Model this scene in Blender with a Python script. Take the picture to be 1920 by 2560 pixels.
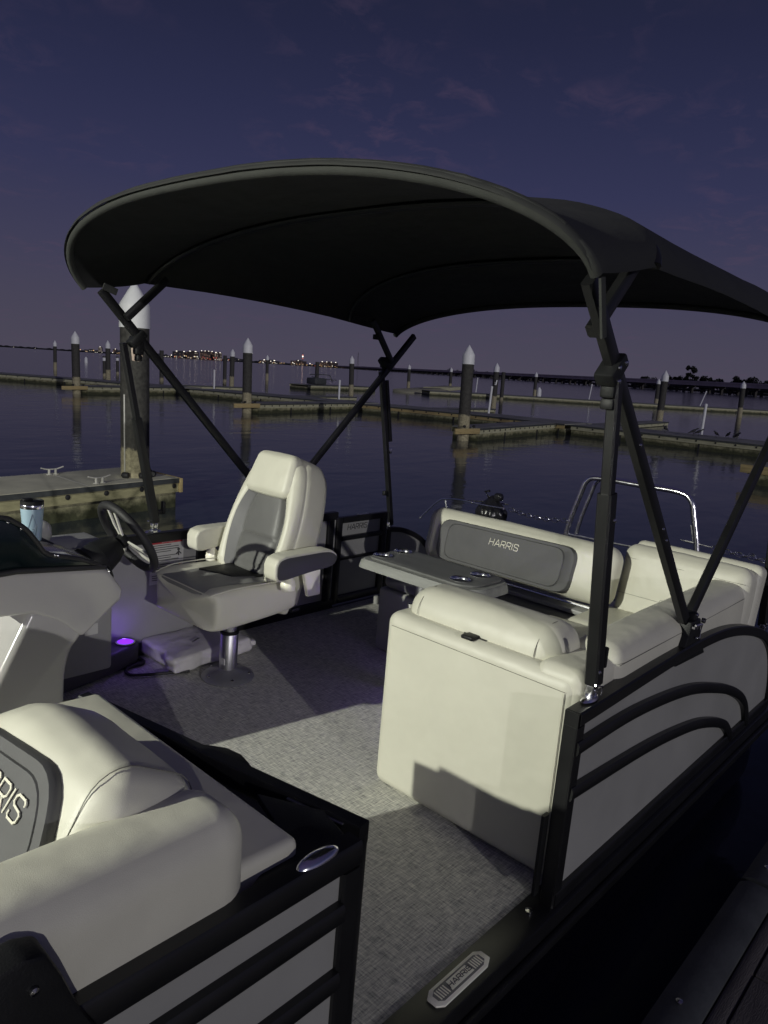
import bpy, bmesh, math, random
from mathutils import Matrix, Vector, noise
random.seed(7)
R = math.radians
for o in list(bpy.data.objects): bpy.data.objects.remove(o)
scene = bpy.context.scene
COL = scene.collection

# ------------------------------------------------------------------ camera
cam_d = bpy.data.cameras.new("camera"); cam = bpy.data.objects.new("camera", cam_d); COL.objects.link(cam)
scene.camera = cam
cam_d.sensor_fit = 'VERTICAL'; cam_d.sensor_height = 36.0; cam_d.lens = 1834.0 / 2560.0 * 36.0
cam_d.clip_start = 0.05; cam_d.clip_end = 20000
RW = Matrix(((0.67645012, 0.09889834, -0.72981803), (-0.73396035, 0.17256047, -0.65690569), (0.06097086, 0.98002143, 0.18931602)))
CAM = Vector((0, -0.84, 1.56))
cam.matrix_world = Matrix.Translation(CAM) @ RW.to_4x4()
# the boat floats with a small heel and trim
TILT = Matrix(((0.99990237, 0.00261224, 0.01372689), (-0.00240198, 0.99987989, -0.01531143), (-0.01376524, 0.01527696, 0.99978854)))
BOAT = Matrix.Translation(CAM) @ TILT.to_4x4() @ Matrix.Translation(-CAM)
WATER = -0.64
scene.render.resolution_x = 768; scene.render.resolution_y = 1024
scene.view_settings.view_transform = 'Standard'; scene.view_settings.look = 'None'
scene.view_settings.exposure = 0.0; scene.view_settings.gamma = 1.0
scene.render.engine = 'CYCLES'
scene.cycles.max_bounces = 6

# ------------------------------------------------------------------ dusk sky
def lin(r, g, b):
    f = lambda c: (c / 255 / 12.92) if c / 255 <= 0.04045 else ((c / 255 + 0.055) / 1.055) ** 2.4
    return (f(r), f(g), f(b), 1)
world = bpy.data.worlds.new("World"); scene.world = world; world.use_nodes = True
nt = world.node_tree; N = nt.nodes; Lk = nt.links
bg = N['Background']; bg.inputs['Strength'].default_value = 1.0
tc = N.new('ShaderNodeTexCoord'); sp = N.new('ShaderNodeSeparateXYZ'); Lk.new(tc.outputs['Generated'], sp.inputs[0])
ramp = N.new('ShaderNodeValToRGB'); Lk.new(sp.outputs['Z'], ramp.inputs[0])
cr = ramp.color_ramp
stops = [(0.0, lin(75, 71, 86)), (0.06, lin(71, 68, 86)), (0.13, lin(63, 62, 86)), (0.22, lin(51, 53, 83)), (0.30, lin(43, 46, 75)), (0.38, lin(36, 39, 65)), (0.48, lin(30, 34, 54)), (0.7, lin(38, 36, 60)), (1.0, lin(42, 38, 62))]  # zenith stops lie out of view, brightened to add fill in shadows
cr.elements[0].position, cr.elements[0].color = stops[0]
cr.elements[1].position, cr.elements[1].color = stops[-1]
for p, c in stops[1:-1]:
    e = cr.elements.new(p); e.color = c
# unseen sky behind the camera brightened, an added fill for shaded faces
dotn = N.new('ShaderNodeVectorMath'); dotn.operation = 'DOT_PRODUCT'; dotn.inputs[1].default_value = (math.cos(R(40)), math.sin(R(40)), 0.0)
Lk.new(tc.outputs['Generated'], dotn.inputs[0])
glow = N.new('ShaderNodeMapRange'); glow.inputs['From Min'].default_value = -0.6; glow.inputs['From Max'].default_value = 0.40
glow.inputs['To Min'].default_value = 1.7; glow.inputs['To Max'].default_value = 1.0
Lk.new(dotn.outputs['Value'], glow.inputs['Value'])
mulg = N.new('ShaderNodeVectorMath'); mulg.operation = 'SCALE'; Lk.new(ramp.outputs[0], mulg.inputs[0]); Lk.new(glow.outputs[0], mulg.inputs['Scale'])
# thin high clouds
dv = N.new('ShaderNodeVectorMath'); dv.operation = 'DIVIDE'
cz = N.new('ShaderNodeMath'); cz.operation = 'ADD'; cz.inputs[1].default_value = 0.12; Lk.new(sp.outputs['Z'], cz.inputs[0])
cmb = N.new('ShaderNodeCombineXYZ'); Lk.new(cz.outputs[0], cmb.inputs[0]); Lk.new(cz.outputs[0], cmb.inputs[1]); cmb.inputs[2].default_value = 1
Lk.new(tc.outputs['Generated'], dv.inputs[0]); Lk.new(cmb.outputs[0], dv.inputs[1])
CLW = 4.4
n1 = N.new('ShaderNodeTexNoise'); n1.inputs['Scale'].default_value = 7.5; n1.inputs['Detail'].default_value = 7; n1.inputs['Roughness'].default_value = 0.62; n1.inputs['Distortion'].default_value = 0.5
n2 = N.new('ShaderNodeTexNoise'); n2.noise_dimensions = '4D'; n2.inputs['W'].default_value = CLW; n2.inputs['Scale'].default_value = 1.6; n2.inputs['Detail'].default_value = 2
Lk.new(dv.outputs[0], n1.inputs['Vector']); Lk.new(dv.outputs[0], n2.inputs['Vector'])
m1 = N.new('ShaderNodeMapRange'); m1.inputs['From Min'].default_value = 0.50; m1.inputs['From Max'].default_value = 0.72; Lk.new(n1.outputs[0], m1.inputs['Value'])
m2 = N.new('ShaderNodeMapRange'); m2.inputs['From Min'].default_value = 0.44; m2.inputs['From Max'].default_value = 0.62; Lk.new(n2.outputs[0], m2.inputs['Value'])
mm = N.new('ShaderNodeMath'); mm.operation = 'MULTIPLY'; Lk.new(m1.outputs[0], mm.inputs[0]); Lk.new(m2.outputs[0], mm.inputs[1])
mm2 = N.new('ShaderNodeMath'); mm2.operation = 'MULTIPLY'; Lk.new(mm.outputs[0], mm2.inputs[0]); mm2.inputs[1].default_value = 0.45
mix = N.new('ShaderNodeMixRGB'); Lk.new(mm2.outputs[0], mix.inputs[0]); Lk.new(mulg.outputs[0], mix.inputs[1]); mix.inputs[2].default_value = lin(84, 68, 90)
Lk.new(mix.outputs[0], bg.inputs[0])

# ------------------------------------------------------------------ lights: marina floodlight, dock lamp
def aim(o, d):
    o.rotation_euler = Vector(d).to_track_quat('-Z', 'Y').to_euler()
sd = bpy.data.lights.new("marina_floodlights", 'SUN'); sd.energy = 0.72; sd.angle = R(0.6); sd.color = (0.98, 0.95, 0.97)
so = bpy.data.objects.new("marina_floodlights", sd); COL.objects.link(so); aim(so, (0.355, 1.0, -0.225))
pd = bpy.data.lights.new("dock_lamp", 'POINT'); pd.energy = 2350; pd.shadow_soft_size = 0.06; pd.color = (0.97, 0.98, 0.85)
po = bpy.data.objects.new("dock_lamp", pd); COL.objects.link(po); po.location = (-5.2, 2.8, 3.35)

# ------------------------------------------------------------------ materials
MATS = {}
def mat(name, col, rough=0.5, metal=0.0, var=0.0, vscale=6.0, bump=0.0, bscale=200.0, bump2=0.0, b2scale=8.0, coat=0.0, emis=None, estr=0.0, spec=0.5, stretch=None):
    if name in MATS: return MATS[name]
    m = bpy.data.materials.new(name); m.use_nodes = True; t = m.node_tree; b = t.nodes['Principled BSDF']
    c = (col[0], col[1], col[2], 1)
    b.inputs['Base Color'].default_value = c; b.inputs['Roughness'].default_value = rough; b.inputs['Metallic'].default_value = metal
    b.inputs['Specular IOR Level'].default_value = spec
    if coat: b.inputs['Coat Weight'].default_value = coat; b.inputs['Coat Roughness'].default_value = 0.08
    if emis: b.inputs['Emission Color'].default_value = (*emis, 1); b.inputs['Emission Strength'].default_value = estr
    tcn = t.nodes.new('ShaderNodeTexCoord'); src = tcn.outputs['Object']
    if stretch:
        mp = t.nodes.new('ShaderNodeMapping'); mp.inputs['Scale'].default_value = stretch; t.links.new(src, mp.inputs[0]); src = mp.outputs[0]
    if var:
        n = t.nodes.new('ShaderNodeTexNoise'); n.inputs['Scale'].default_value = vscale; n.inputs['Detail'].default_value = 6; n.inputs['Roughness'].default_value = 0.6
        t.links.new(src, n.inputs['Vector'])
        mr = t.nodes.new('ShaderNodeMapRange'); mr.inputs['From Min'].default_value = 0.3; mr.inputs['From Max'].default_value = 0.7
        mr.inputs['To Min'].default_value = 1 - var; mr.inputs['To Max'].default_value = 1 + var
        t.links.new(n.outputs[0], mr.inputs['Value'])
        vm = t.nodes.new('ShaderNodeVectorMath'); vm.operation = 'SCALE'; vm.inputs[0].default_value = col
        t.links.new(mr.outputs[0], vm.inputs['Scale']); t.links.new(vm.outputs[0], b.inputs['Base Color'])
        rr = t.nodes.new('ShaderNodeMapRange'); rr.inputs['To Min'].default_value = max(0.02, rough - 0.08); rr.inputs['To Max'].default_value = min(1, rough + 0.1)
        t.links.new(n.outputs[0], rr.inputs['Value']); t.links.new(rr.outputs[0], b.inputs['Roughness'])
    last = None
    for st, sc, det in ((bump2, b2scale, 2), (bump, bscale, 3)):
        if st:
            n = t.nodes.new('ShaderNodeTexNoise'); n.inputs['Scale'].default_value = sc; n.inputs['Detail'].default_value = det
            t.links.new(src, n.inputs['Vector'])
            bp = t.nodes.new('ShaderNodeBump'); bp.inputs['Strength'].default_value = 1.0; bp.inputs['Distance'].default_value = st
            t.links.new(n.outputs[0], bp.inputs['Height'])
            if last: t.links.new(last, bp.inputs['Normal'])
            last = bp.outputs[0]
    if last: t.links.new(last, b.inputs['Normal'])
    MATS[name] = m; return m

cream = mat('cream_vinyl', (0.62, 0.61, 0.51), 0.42, var=0.035, vscale=5, bump=0.0004, bscale=700, bump2=0.009, b2scale=6.5)
greyv = mat('grey_vinyl', (0.15, 0.15, 0.152), 0.45, var=0.06, vscale=6, bump=0.0004, bscale=700, bump2=0.004, b2scale=7)
greyl = mat('light_grey_vinyl', (0.33, 0.33, 0.32), 0.45, var=0.05, vscale=6, bump=0.0004, bscale=700, bump2=0.003, b2scale=7)
padm = mat('charcoal_pad', (0.085, 0.085, 0.087), 0.6, var=0.12, vscale=10, bump=0.0006, bscale=900, bump2=0.003, b2scale=8)
blackm = mat('black_metal', (0.009, 0.0092, 0.0098), 0.38, var=0.2, vscale=9, bump=0.0003, bscale=400)
blackp = mat('black_plastic', (0.010, 0.0105, 0.011), 0.5, var=0.2, vscale=12, bump=0.0005, bscale=300, spec=0.3)
glossb = mat('gloss_black', (0.006, 0.012, 0.013), 0.13, coat=0.6, var=0.2, vscale=3, bump2=0.004, b2scale=3)
rubber = mat('rubber', (0.02, 0.02, 0.021), 0.6, bump=0.001, bscale=250)
panelm = mat('fence_panel', (0.30, 0.30, 0.285), 0.42, var=0.10, vscale=2.2, bump2=0.006, b2scale=2.5)
gelcoat = mat('grey_gelcoat', (0.42, 0.41, 0.40), 0.22, coat=0.5, var=0.03, vscale=2, bump2=0.003, b2scale=3)
chrome = mat('chrome', (0.88, 0.88, 0.90), 0.20, metal=1.0, bump2=0.002, b2scale=20)
satin = mat('brushed_aluminium', (0.5, 0.5, 0.52), 0.32, metal=1.0, bump=0.0004, bscale=300, stretch=(1, 1, 20))
canvas = mat('black_canvas', (0.013, 0.014, 0.0135), 0.75, var=0.15, vscale=4, bump=0.0008, bscale=600, bump2=0.022, b2scale=4.5)
hemm = mat('canvas_binding', (0.030, 0.032, 0.029), 0.8, var=0.15, vscale=14, bump=0.001, bscale=500, bump2=0.006, b2scale=12)
tablem = mat('grey_table_plastic', (0.25, 0.255, 0.24), 0.5, var=0.16, vscale=5, bump=0.0008, bscale=120, stretch=(9, 1, 6))
tabled = mat('dark_table_insert', (0.13, 0.132, 0.128), 0.5, var=0.2, vscale=5, bump=0.0008, bscale=160, stretch=(9, 1, 1))
logow = mat('cream_logo', (0.7, 0.68, 0.56), 0.5)
logod = mat('dark_logo', (0.03, 0.03, 0.035), 0.5)
white = mat('white_plastic', (0.92, 0.90, 0.76), 0.3)
steelm = mat('steel_bolt', (0.6, 0.6, 0.58), 0.2, metal=1.0)
whitec = mat('white_pile_cap', (0.80, 0.81, 0.80), 0.5, var=0.06, vscale=4)
cupblue = mat('pale_blue_enamel', (0.30, 0.42, 0.50), 0.35, coat=0.2)
led = mat('purple_led', (0.1, 0.02, 0.4), 0.4, emis=(0.22, 0.02, 1.0), estr=1.6)
bagm = mat('white_bag', (0.66, 0.64, 0.63), 0.36, var=0.06, vscale=9, bump2=0.010, b2scale=13, bump=0.0016, bscale=45)
paper = mat('label_paper', (0.55, 0.55, 0.52), 0.5)
redm = mat('label_red', (0.45, 0.03, 0.04), 0.5)
inkm = mat('label_ink', (0.05, 0.05, 0.05), 0.6)
orangem = mat('label_orange', (0.55, 0.22, 0.06), 0.6)
plankm = mat('dock_boards', (0.10, 0.092, 0.085), 0.8, var=0.35, vscale=5, bump=0.003, bscale=60, stretch=(1, 6, 1))
rubrail = mat('grey_rub_rail', (0.055, 0.06, 0.06), 0.6, var=0.3, vscale=8, bump=0.001, bscale=90)
woodt = mat('treated_timber', (0.42, 0.33, 0.15), 0.75, var=0.22, vscale=3, bump=0.002, bscale=70, stretch=(1, 1, 7))
woodw = mat('weathered_timber', (0.44, 0.43, 0.28), 0.8, var=0.25, vscale=3, bump=0.002, bscale=60, stretch=(1, 1, 6))
topd = mat('dock_concrete_top', (0.50, 0.49, 0.38), 0.85, var=0.16, vscale=2.2, bump=0.002, bscale=120)
far_top = mat('weathered_walkway_top', (0.26, 0.26, 0.23), 0.85, var=0.3, vscale=1.5, bump=0.002, bscale=40)
holem = mat('bolt_recess', (0.03, 0.03, 0.025), 0.8)
barkm = mat('tree_bark', (0.03, 0.025, 0.02), 0.9)
leafm = mat('dark_foliage', (0.010, 0.014, 0.009), 0.9, var=0.4, vscale=0.3)
birdm = mat('dark_feathers', (0.03, 0.03, 0.033), 0.7, var=0.2, vscale=20)
concm = mat('bridge_concrete', (0.62, 0.52, 0.48), 0.8, var=0.15, vscale=0.1)
concd = mat('dark_bridge_concrete', (0.05, 0.045, 0.045), 0.85, var=0.2, vscale=0.1)
cleatm = mat('galvanised_steel', (0.66, 0.65, 0.58), 0.35, metal=0.2, var=0.1, vscale=30)

def nodes_carpet():
    m = bpy.data.materials.new('woven_vinyl_floor'); m.use_nodes = True; t = m.node_tree; b = t.nodes['Principled BSDF']
    tcn = t.nodes.new('ShaderNodeTexCoord'); outs = []
    for s in ((620, 34, 1), (34, 620, 1)):
        mp = t.nodes.new('ShaderNodeMapping'); mp.inputs['Scale'].default_value = s; t.links.new(tcn.outputs['Object'], mp.inputs[0])
        n = t.nodes.new('ShaderNodeTexNoise'); n.inputs['Scale'].default_value = 1.0; n.inputs['Detail'].default_value = 4; n.inputs['Roughness'].default_value = 0.7
        t.links.new(mp.outputs[0], n.inputs['Vector']); outs.append(n.outputs[0])
    for s in ((190, 16, 1), (16, 190, 1)):
        mp = t.nodes.new('ShaderNodeMapping'); mp.inputs['Scale'].default_value = s; t.links.new(tcn.outputs['Object'], mp.inputs[0])
        n = t.nodes.new('ShaderNodeTexNoise'); n.inputs['Scale'].default_value = 1.0; n.inputs['Detail'].default_value = 2
        t.links.new(mp.outputs[0], n.inputs['Vector']); outs.append(n.outputs[0])
    a = t.nodes.new('ShaderNodeMath'); a.operation = 'ADD'; t.links.new(outs[0], a.inputs[0]); t.links.new(outs[1], a.inputs[1])
    c = t.nodes.new('ShaderNodeMath'); c.operation = 'ADD'; t.links.new(outs[2], c.inputs[0]); t.links.new(outs[3], c.inputs[1])
    d = t.nodes.new('ShaderNodeMath'); d.operation = 'MULTIPLY_ADD'; t.links.new(c.outputs[0], d.inputs[0]); d.inputs[1].default_value = 0.7; t.links.new(a.outputs[0], d.inputs[2])
    mr = t.nodes.new('ShaderNodeMapRange'); mr.inputs['From Min'].default_value = 1.38; mr.inputs['From Max'].default_value = 2.02; t.links.new(d.outputs[0], mr.inputs['Value'])
    r = t.nodes.new('ShaderNodeValToRGB'); r.color_ramp.elements[0].color = (0.19, 0.19, 0.19, 1); r.color_ramp.elements[1].color = (0.88, 0.86, 0.76, 1)
    e = r.color_ramp.elements.new(0.5); e.color = (0.54, 0.538, 0.49, 1)
    t.links.new(mr.outputs[0], r.inputs[0]); t.links.new(r.outputs[0], b.inputs['Base Color'])
    b.inputs['Roughness'].default_value = 0.8; b.inputs['Specular IOR Level'].default_value = 0.25
    bp = t.nodes.new('ShaderNodeBump'); bp.inputs['Distance'].default_value = 0.0015; t.links.new(a.outputs[0], bp.inputs['Height']); t.links.new(bp.outputs[0], b.inputs['Normal'])
    return m
carpet = nodes_carpet()

def nodes_water():
    m = bpy.data.materials.new('night_water'); m.use_nodes = True; t = m.node_tree; b = t.nodes['Principled BSDF']
    b.inputs['Base Color'].default_value = (0.042, 0.052, 0.062, 1); b.inputs['Roughness'].default_value = 0.09; b.inputs['IOR'].default_value = 1.333
    tcn = t.nodes.new('ShaderNodeTexCoord'); last = None
    for sc, dist, st in (((0.4, 0.7, 1), 0.022, 2), ((1.8, 3.0, 1), 0.0075, 3), ((9, 13, 1), 0.0011, 2)):
        mp = t.nodes.new('ShaderNodeMapping'); mp.inputs['Scale'].default_value = sc; mp.inputs['Rotation'].default_value = (0, 0, R(-35)); t.links.new(tcn.outputs['Object'], mp.inputs[0])
        n = t.nodes.new('ShaderNodeTexNoise'); n.inputs['Scale'].default_value = 1.0; n.inputs['Detail'].default_value = st; n.inputs['Distortion'].default_value = 0.4
        t.links.new(mp.outputs[0], n.inputs['Vector'])
        bp = t.nodes.new('ShaderNodeBump'); bp.inputs['Distance'].default_value = dist; t.links.new(n.outputs[0], bp.inputs['Height'])
        if last: t.links.new(last, bp.inputs['Normal'])
        last = bp.outputs[0]
    t.links.new(last, b.inputs['Normal'])
    return m
waterm = nodes_water()

def nodes_banded(name, dark, light, z0, z1, nscale=6, rough=0.8, dark2=None):
    """stained pile or pontoon: growth and wear below a ragged line"""
    m = bpy.data.materials.new(name); m.use_nodes = True; t = m.node_tree; b = t.nodes['Principled BSDF']
    g = t.nodes.new('ShaderNodeTexCoord'); s = t.nodes.new('ShaderNodeSeparateXYZ'); t.links.new(g.outputs['Object'], s.inputs[0])
    n = t.nodes.new('ShaderNodeTexNoise'); n.inputs['Scale'].default_value = nscale; n.inputs['Detail'].default_value = 7; n.inputs['Roughness'].default_value = 0.65; t.links.new(g.outputs['Object'], n.inputs['Vector'])
    a = t.nodes.new('ShaderNodeMath'); a.operation = 'MULTIPLY_ADD'; t.links.new(n.outputs[0], a.inputs[0]); a.inputs[1].default_value = 0.35; t.links.new(s.outputs['Z'], a.inputs[2])
    mr = t.nodes.new('ShaderNodeMapRange'); mr.inputs['From Min'].default_value = z0 + 0.17; mr.inputs['From Max'].default_value = z1 + 0.17; t.links.new(a.outputs[0], mr.inputs['Value'])
    mx = t.nodes.new('ShaderNodeMixRGB'); t.links.new(mr.outputs[0], mx.inputs[0]); mx.inputs[1].default_value = (*light, 1); mx.inputs[2].default_value = (*dark, 1)
    out = mx.outputs[0]
    n2 = t.nodes.new('ShaderNodeTexNoise'); n2.inputs['Scale'].default_value = nscale * 2.5; n2.inputs['Detail'].default_value = 8; n2.inputs['Roughness'].default_value = 0.7; t.links.new(g.outputs['Object'], n2.inputs['Vector'])
    r2 = t.nodes.new('ShaderNodeMapRange'); r2.inputs['From Min'].default_value = 0.38; r2.inputs['From Max'].default_value = 0.62; r2.inputs['To Min'].default_value = 0.55; r2.inputs['To Max'].default_value = 1.15; t.links.new(n2.outputs[0], r2.inputs['Value'])
    vs = t.nodes.new('ShaderNodeVectorMath'); vs.operation = 'SCALE'; t.links.new(out, vs.inputs[0]); t.links.new(r2.outputs[0], vs.inputs['Scale'])
    t.links.new(vs.outputs[0], b.inputs['Base Color']); b.inputs['Roughness'].default_value = rough
    bp = t.nodes.new('ShaderNodeBump'); bp.inputs['Distance'].default_value = 0.006; t.links.new(n2.outputs[0], bp.inputs['Height']); t.links.new(bp.outputs[0], b.inputs['Normal'])
    return m
pilem = nodes_banded('pile_wrap', (0.062, 0.060, 0.052), (0.42, 0.38, 0.24), 0.22, 0.28)
pontoonm = nodes_banded('stained_pontoon', (0.44, 0.42, 0.25), (0.06, 0.065, 0.03), 0.10, 0.25, 4)

# ------------------------------------------------------------------ object helpers
BASE = {}
def put(o, label=None, cat=None, group=None, kind=None):
    if label: o['label'] = label
    if cat: o['category'] = cat
    if group: o['group'] = group
    if kind: o['kind'] = kind
    return o
def thing(name, label, cat, loc, boat=False, group=None, rz=0.0):
    o = bpy.data.objects.new(name, None); COL.objects.link(o); o.empty_display_size = 0.2
    T = Matrix.Translation(loc) @ Matrix.Rotation(rz, 4, 'Z')
    o.matrix_world = (BOAT @ T) if boat else T
    BASE[o.name] = T.inverted()
    return put(o, label, cat, group)
def fin(name, bm, m, parent=None, smooth=True, angle=40, boat=False):
    bmesh.ops.remove_doubles(bm, verts=bm.verts, dist=1e-6)
    bmesh.ops.recalc_face_normals(bm, faces=bm.faces)
    inv = None
    if parent is not None:
        p = parent
        while p.parent: p = p.parent
        inv = BASE[p.name]; bm.transform(inv)
    me = bpy.data.meshes.new(name); bm.to_mesh(me); bm.free()
    o = bpy.data.objects.new(name, me); COL.objects.link(o)
    for q in (m if isinstance(m, (list, tuple)) else [m]): me.materials.append(q)
    if smooth:
        for p in me.polygons: p.use_smooth = True
        try: me.set_sharp_from_angle(angle=R(angle))
        except Exception: pass
    if parent is not None: o.parent = parent
    elif boat: o.matrix_world = BOAT
    return o
def fins(name, bm, m, parent, smooth=True, cap=90):
    """every loose piece becomes an object of its own"""
    bmesh.ops.remove_doubles(bm, verts=bm.verts, dist=1e-6); bm.verts.index_update(); bm.verts.ensure_lookup_table(); seen = set(); out = []
    for v in bm.verts:
        if v.index in seen: continue
        st = [v]; seen.add(v.index); comp = []
        while st:
            q = st.pop(); comp.append(q)
            for e in q.link_edges:
                w = e.other_vert(q)
                if w.index not in seen: seen.add(w.index); st.append(w)
        if len(out) >= cap: break
        b = bmesh.new(); mp = {q: b.verts.new(q.co) for q in comp}
        for f in {f for q in comp for f in q.link_faces}: b.faces.new([mp[q] for q in f.verts])
        out.append(fin(name, b, m, parent, smooth))
    bm.free(); return out
def bmn(): return bmesh.new()
def box(bm, x0, x1, y0, y1, z0, z1, r=0.0, seg=2, mtx=None):
    t = bmesh.new(); bmesh.ops.create_cube(t, size=1.0)
    t.transform(Matrix.Translation(((x0 + x1) / 2, (y0 + y1) / 2, (z0 + z1) / 2)) @ Matrix.Diagonal((abs(x1 - x0), abs(y1 - y0), abs(z1 - z0), 1)))
    if r > 0: bmesh.ops.bevel(t, geom=list(t.edges), offset=r, segments=seg, profile=0.5, affect='EDGES')
    if mtx is not None: t.transform(mtx)
    join(bm, t)
def join(bm, t):
    me = bpy.data.meshes.new('tmp'); t.to_mesh(me); t.free(); bm.from_mesh(me); bpy.data.meshes.remove(me)
def prism(bm, pts, axis, a, b, r=0.0, seg=2):
    t = bmesh.new()
    def P(p, q):
        if axis == 'y': return (p[0], q, p[1])
        if axis == 'x': return (q, p[0], p[1])
        return (p[0], p[1], q)
    A = [t.verts.new(P(p, a)) for p in pts]; Bv = [t.verts.new(P(p, b)) for p in pts]; n = len(pts)
    t.faces.new(A); t.faces.new(Bv[::-1])
    for i in range(n): t.faces.new((A[i], Bv[i], Bv[(i + 1) % n], A[(i + 1) % n]))
    bmesh.ops.recalc_face_normals(t, faces=t.faces)
    if r > 0: bmesh.ops.bevel(t, geom=list(t.edges), offset=r, segments=seg, profile=0.5, affect='EDGES', clamp_overlap=True)
    join(bm, t)
def pillow(bm, c, h, r, puff=(0, 0, 0), mtx=None, n=5, wr=0.0):
    """rounded, slightly stuffed block"""
    cx, cy, cz = c
    def coords(hh):
        rr = min(r, hh * 0.999); L = [-hh]
        for k in range(1, 5): L.append(-hh + rr * k / 4)
        for k in range(1, n): L.append(-(hh - rr) + 2 * (hh - rr) * k / n)
        for k in range(4, 0, -1): L.append(hh - rr * k / 4)
        L.append(hh); return sorted(set(round(v, 6) for v in L))
    C = [coords(v) for v in h]
    t = bmesh.new()
    for ax in range(3):
        u, v = (ax + 1) % 3, (ax + 2) % 3
        for sgn in (-1, 1):
            grid = []
            for a in C[u]:
                row = []
                for b in C[v]:
                    p = [0, 0, 0]; p[ax] = sgn * h[ax]; p[u] = a; p[v] = b
                    q = [max(-(h[i] - min(r, h[i])), min(h[i] - min(r, h[i]), p[i])) for i in range(3)]
                    d = Vector([p[i] - q[i] for i in range(3)])
                    rad = min(r, min(h)) if d.length > 0 else 0
                    # elliptical rounding when thin
                    if d.length > 1e-9: d = d.normalized() * r
                    f = Vector([q[i] + max(-min(r, h[i]), min(min(r, h[i]), d[i])) for i in range(3)])
                    for i in range(3):
                        j, k = (i + 1) % 3, (i + 2) % 3
                        w = (1 - (p[j] / h[j]) ** 2) * (1 - (p[k] / h[k]) ** 2)
                        f[i] += (p[i] / h[i]) * puff[i] * w
                    row.append(t.verts.new(f))
                grid.append(row)
            for i in range(len(grid) - 1):
                for j in range(len(grid[0]) - 1):
                    t.faces.new((grid[i][j], grid[i + 1][j], grid[i + 1][j + 1], grid[i][j + 1]))
    bmesh.ops.remove_doubles(t, verts=t.verts, dist=1e-5)
    if wr:
        t.normal_update()
        for v in t.verts: v.co += v.normal * wr * noise.noise(v.co * 9 + Vector(c) * 3)
    t.transform(Matrix.Translation(c) if mtx is None else mtx @ Matrix.Translation(c))
    join(bm, t)
def sweep(bm, path, w, h=None, up=(0, 0, 1), seg=8, rect=False, closed=False, corner=0.2):
    """bar or tube along a path; w across, h along 'up'"""
    h = h or w; P = [Vector(p) for p in path]; n = len(P); up = Vector(up)
    if rect:
        c = corner; prof = [(-1, -1 + c), (-1 + c, -1), (1 - c, -1), (1, -1 + c), (1, 1 - c), (1 - c, 1), (-1 + c, 1), (-1, 1 - c)]
    else: prof = [(math.cos(2 * math.pi * k / seg), math.sin(2 * math.pi * k / seg)) for k in range(seg)]
    rings = []
    for i, p in enumerate(P):
        if closed: t0 = (P[i] - P[i - 1]).normalized(); t1 = (P[(i + 1) % n] - P[i]).normalized()
        else:
            t0 = (P[i] - P[max(0, i - 1)]).normalized() if i > 0 else (P[1] - P[0]).normalized()
            t1 = (P[min(n - 1, i + 1)] - P[i]).normalized() if i < n - 1 else t0
        t = (t0 + t1).normalized(); side = t.cross(up)
        if side.length < 1e-4: side = t.cross(Vector((1, 0, 0)))
        side.normalize(); u = side.cross(t).normalized()
        cosh = max(0.5, t0.dot(t)); 
        rings.append([bm.verts.new(p + side * (a * w / 2) + u * (b * h / 2 / cosh if rect else b * h / 2)) for a, b in prof])
    m = len(prof)
    for i in range(n - 1 if not closed else n):
        A, Bv = rings[i], rings[(i + 1) % n]
        for k in range(m): bm.faces.new((A[k], A[(k + 1) % m], Bv[(k + 1) % m], Bv[k]))
    if not closed: bm.faces.new(rings[0][::-1]); bm.faces.new(rings[-1])
def lathe(bm, prof, c=(0, 0, 0), seg=32, mtx=None):
    rings = []; T = Matrix.Translation(c) @ (mtx if mtx is not None else Matrix.Identity(4))
    for r, z in prof: rings.append([bm.verts.new(T @ Vector((max(r, 1e-4) * math.cos(2 * math.pi * k / seg), max(r, 1e-4) * math.sin(2 * math.pi * k / seg), z))) for k in range(seg)])
    for i in range(len(rings) - 1):
        for k in range(seg): bm.faces.new((rings[i][k], rings[i][(k + 1) % seg], rings[i + 1][(k + 1) % seg], rings[i + 1][k]))
    if prof[0][0] > 1e-3: bm.faces.new(rings[0][::-1])
    if prof[-1][0] > 1e-3: bm.faces.new(rings[-1])
def smoothpath(pts, n=6):
    P = [Vector(p) for p in pts]; out = []
    for i in range(len(P) - 1):
        p0, p1, p2, p3 = P[max(0, i - 1)], P[i], P[i + 1], P[min(len(P) - 1, i + 2)]
        for k in range(n):
            t = k / n; out.append(0.5 * ((2 * p1) + (-p0 + p2) * t + (2 * p0 - 5 * p1 + 4 * p2 - p3) * t * t + (-p0 + 3 * p1 - 3 * p2 + p3) * t ** 3))
    out.append(P[-1]); return out

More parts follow.
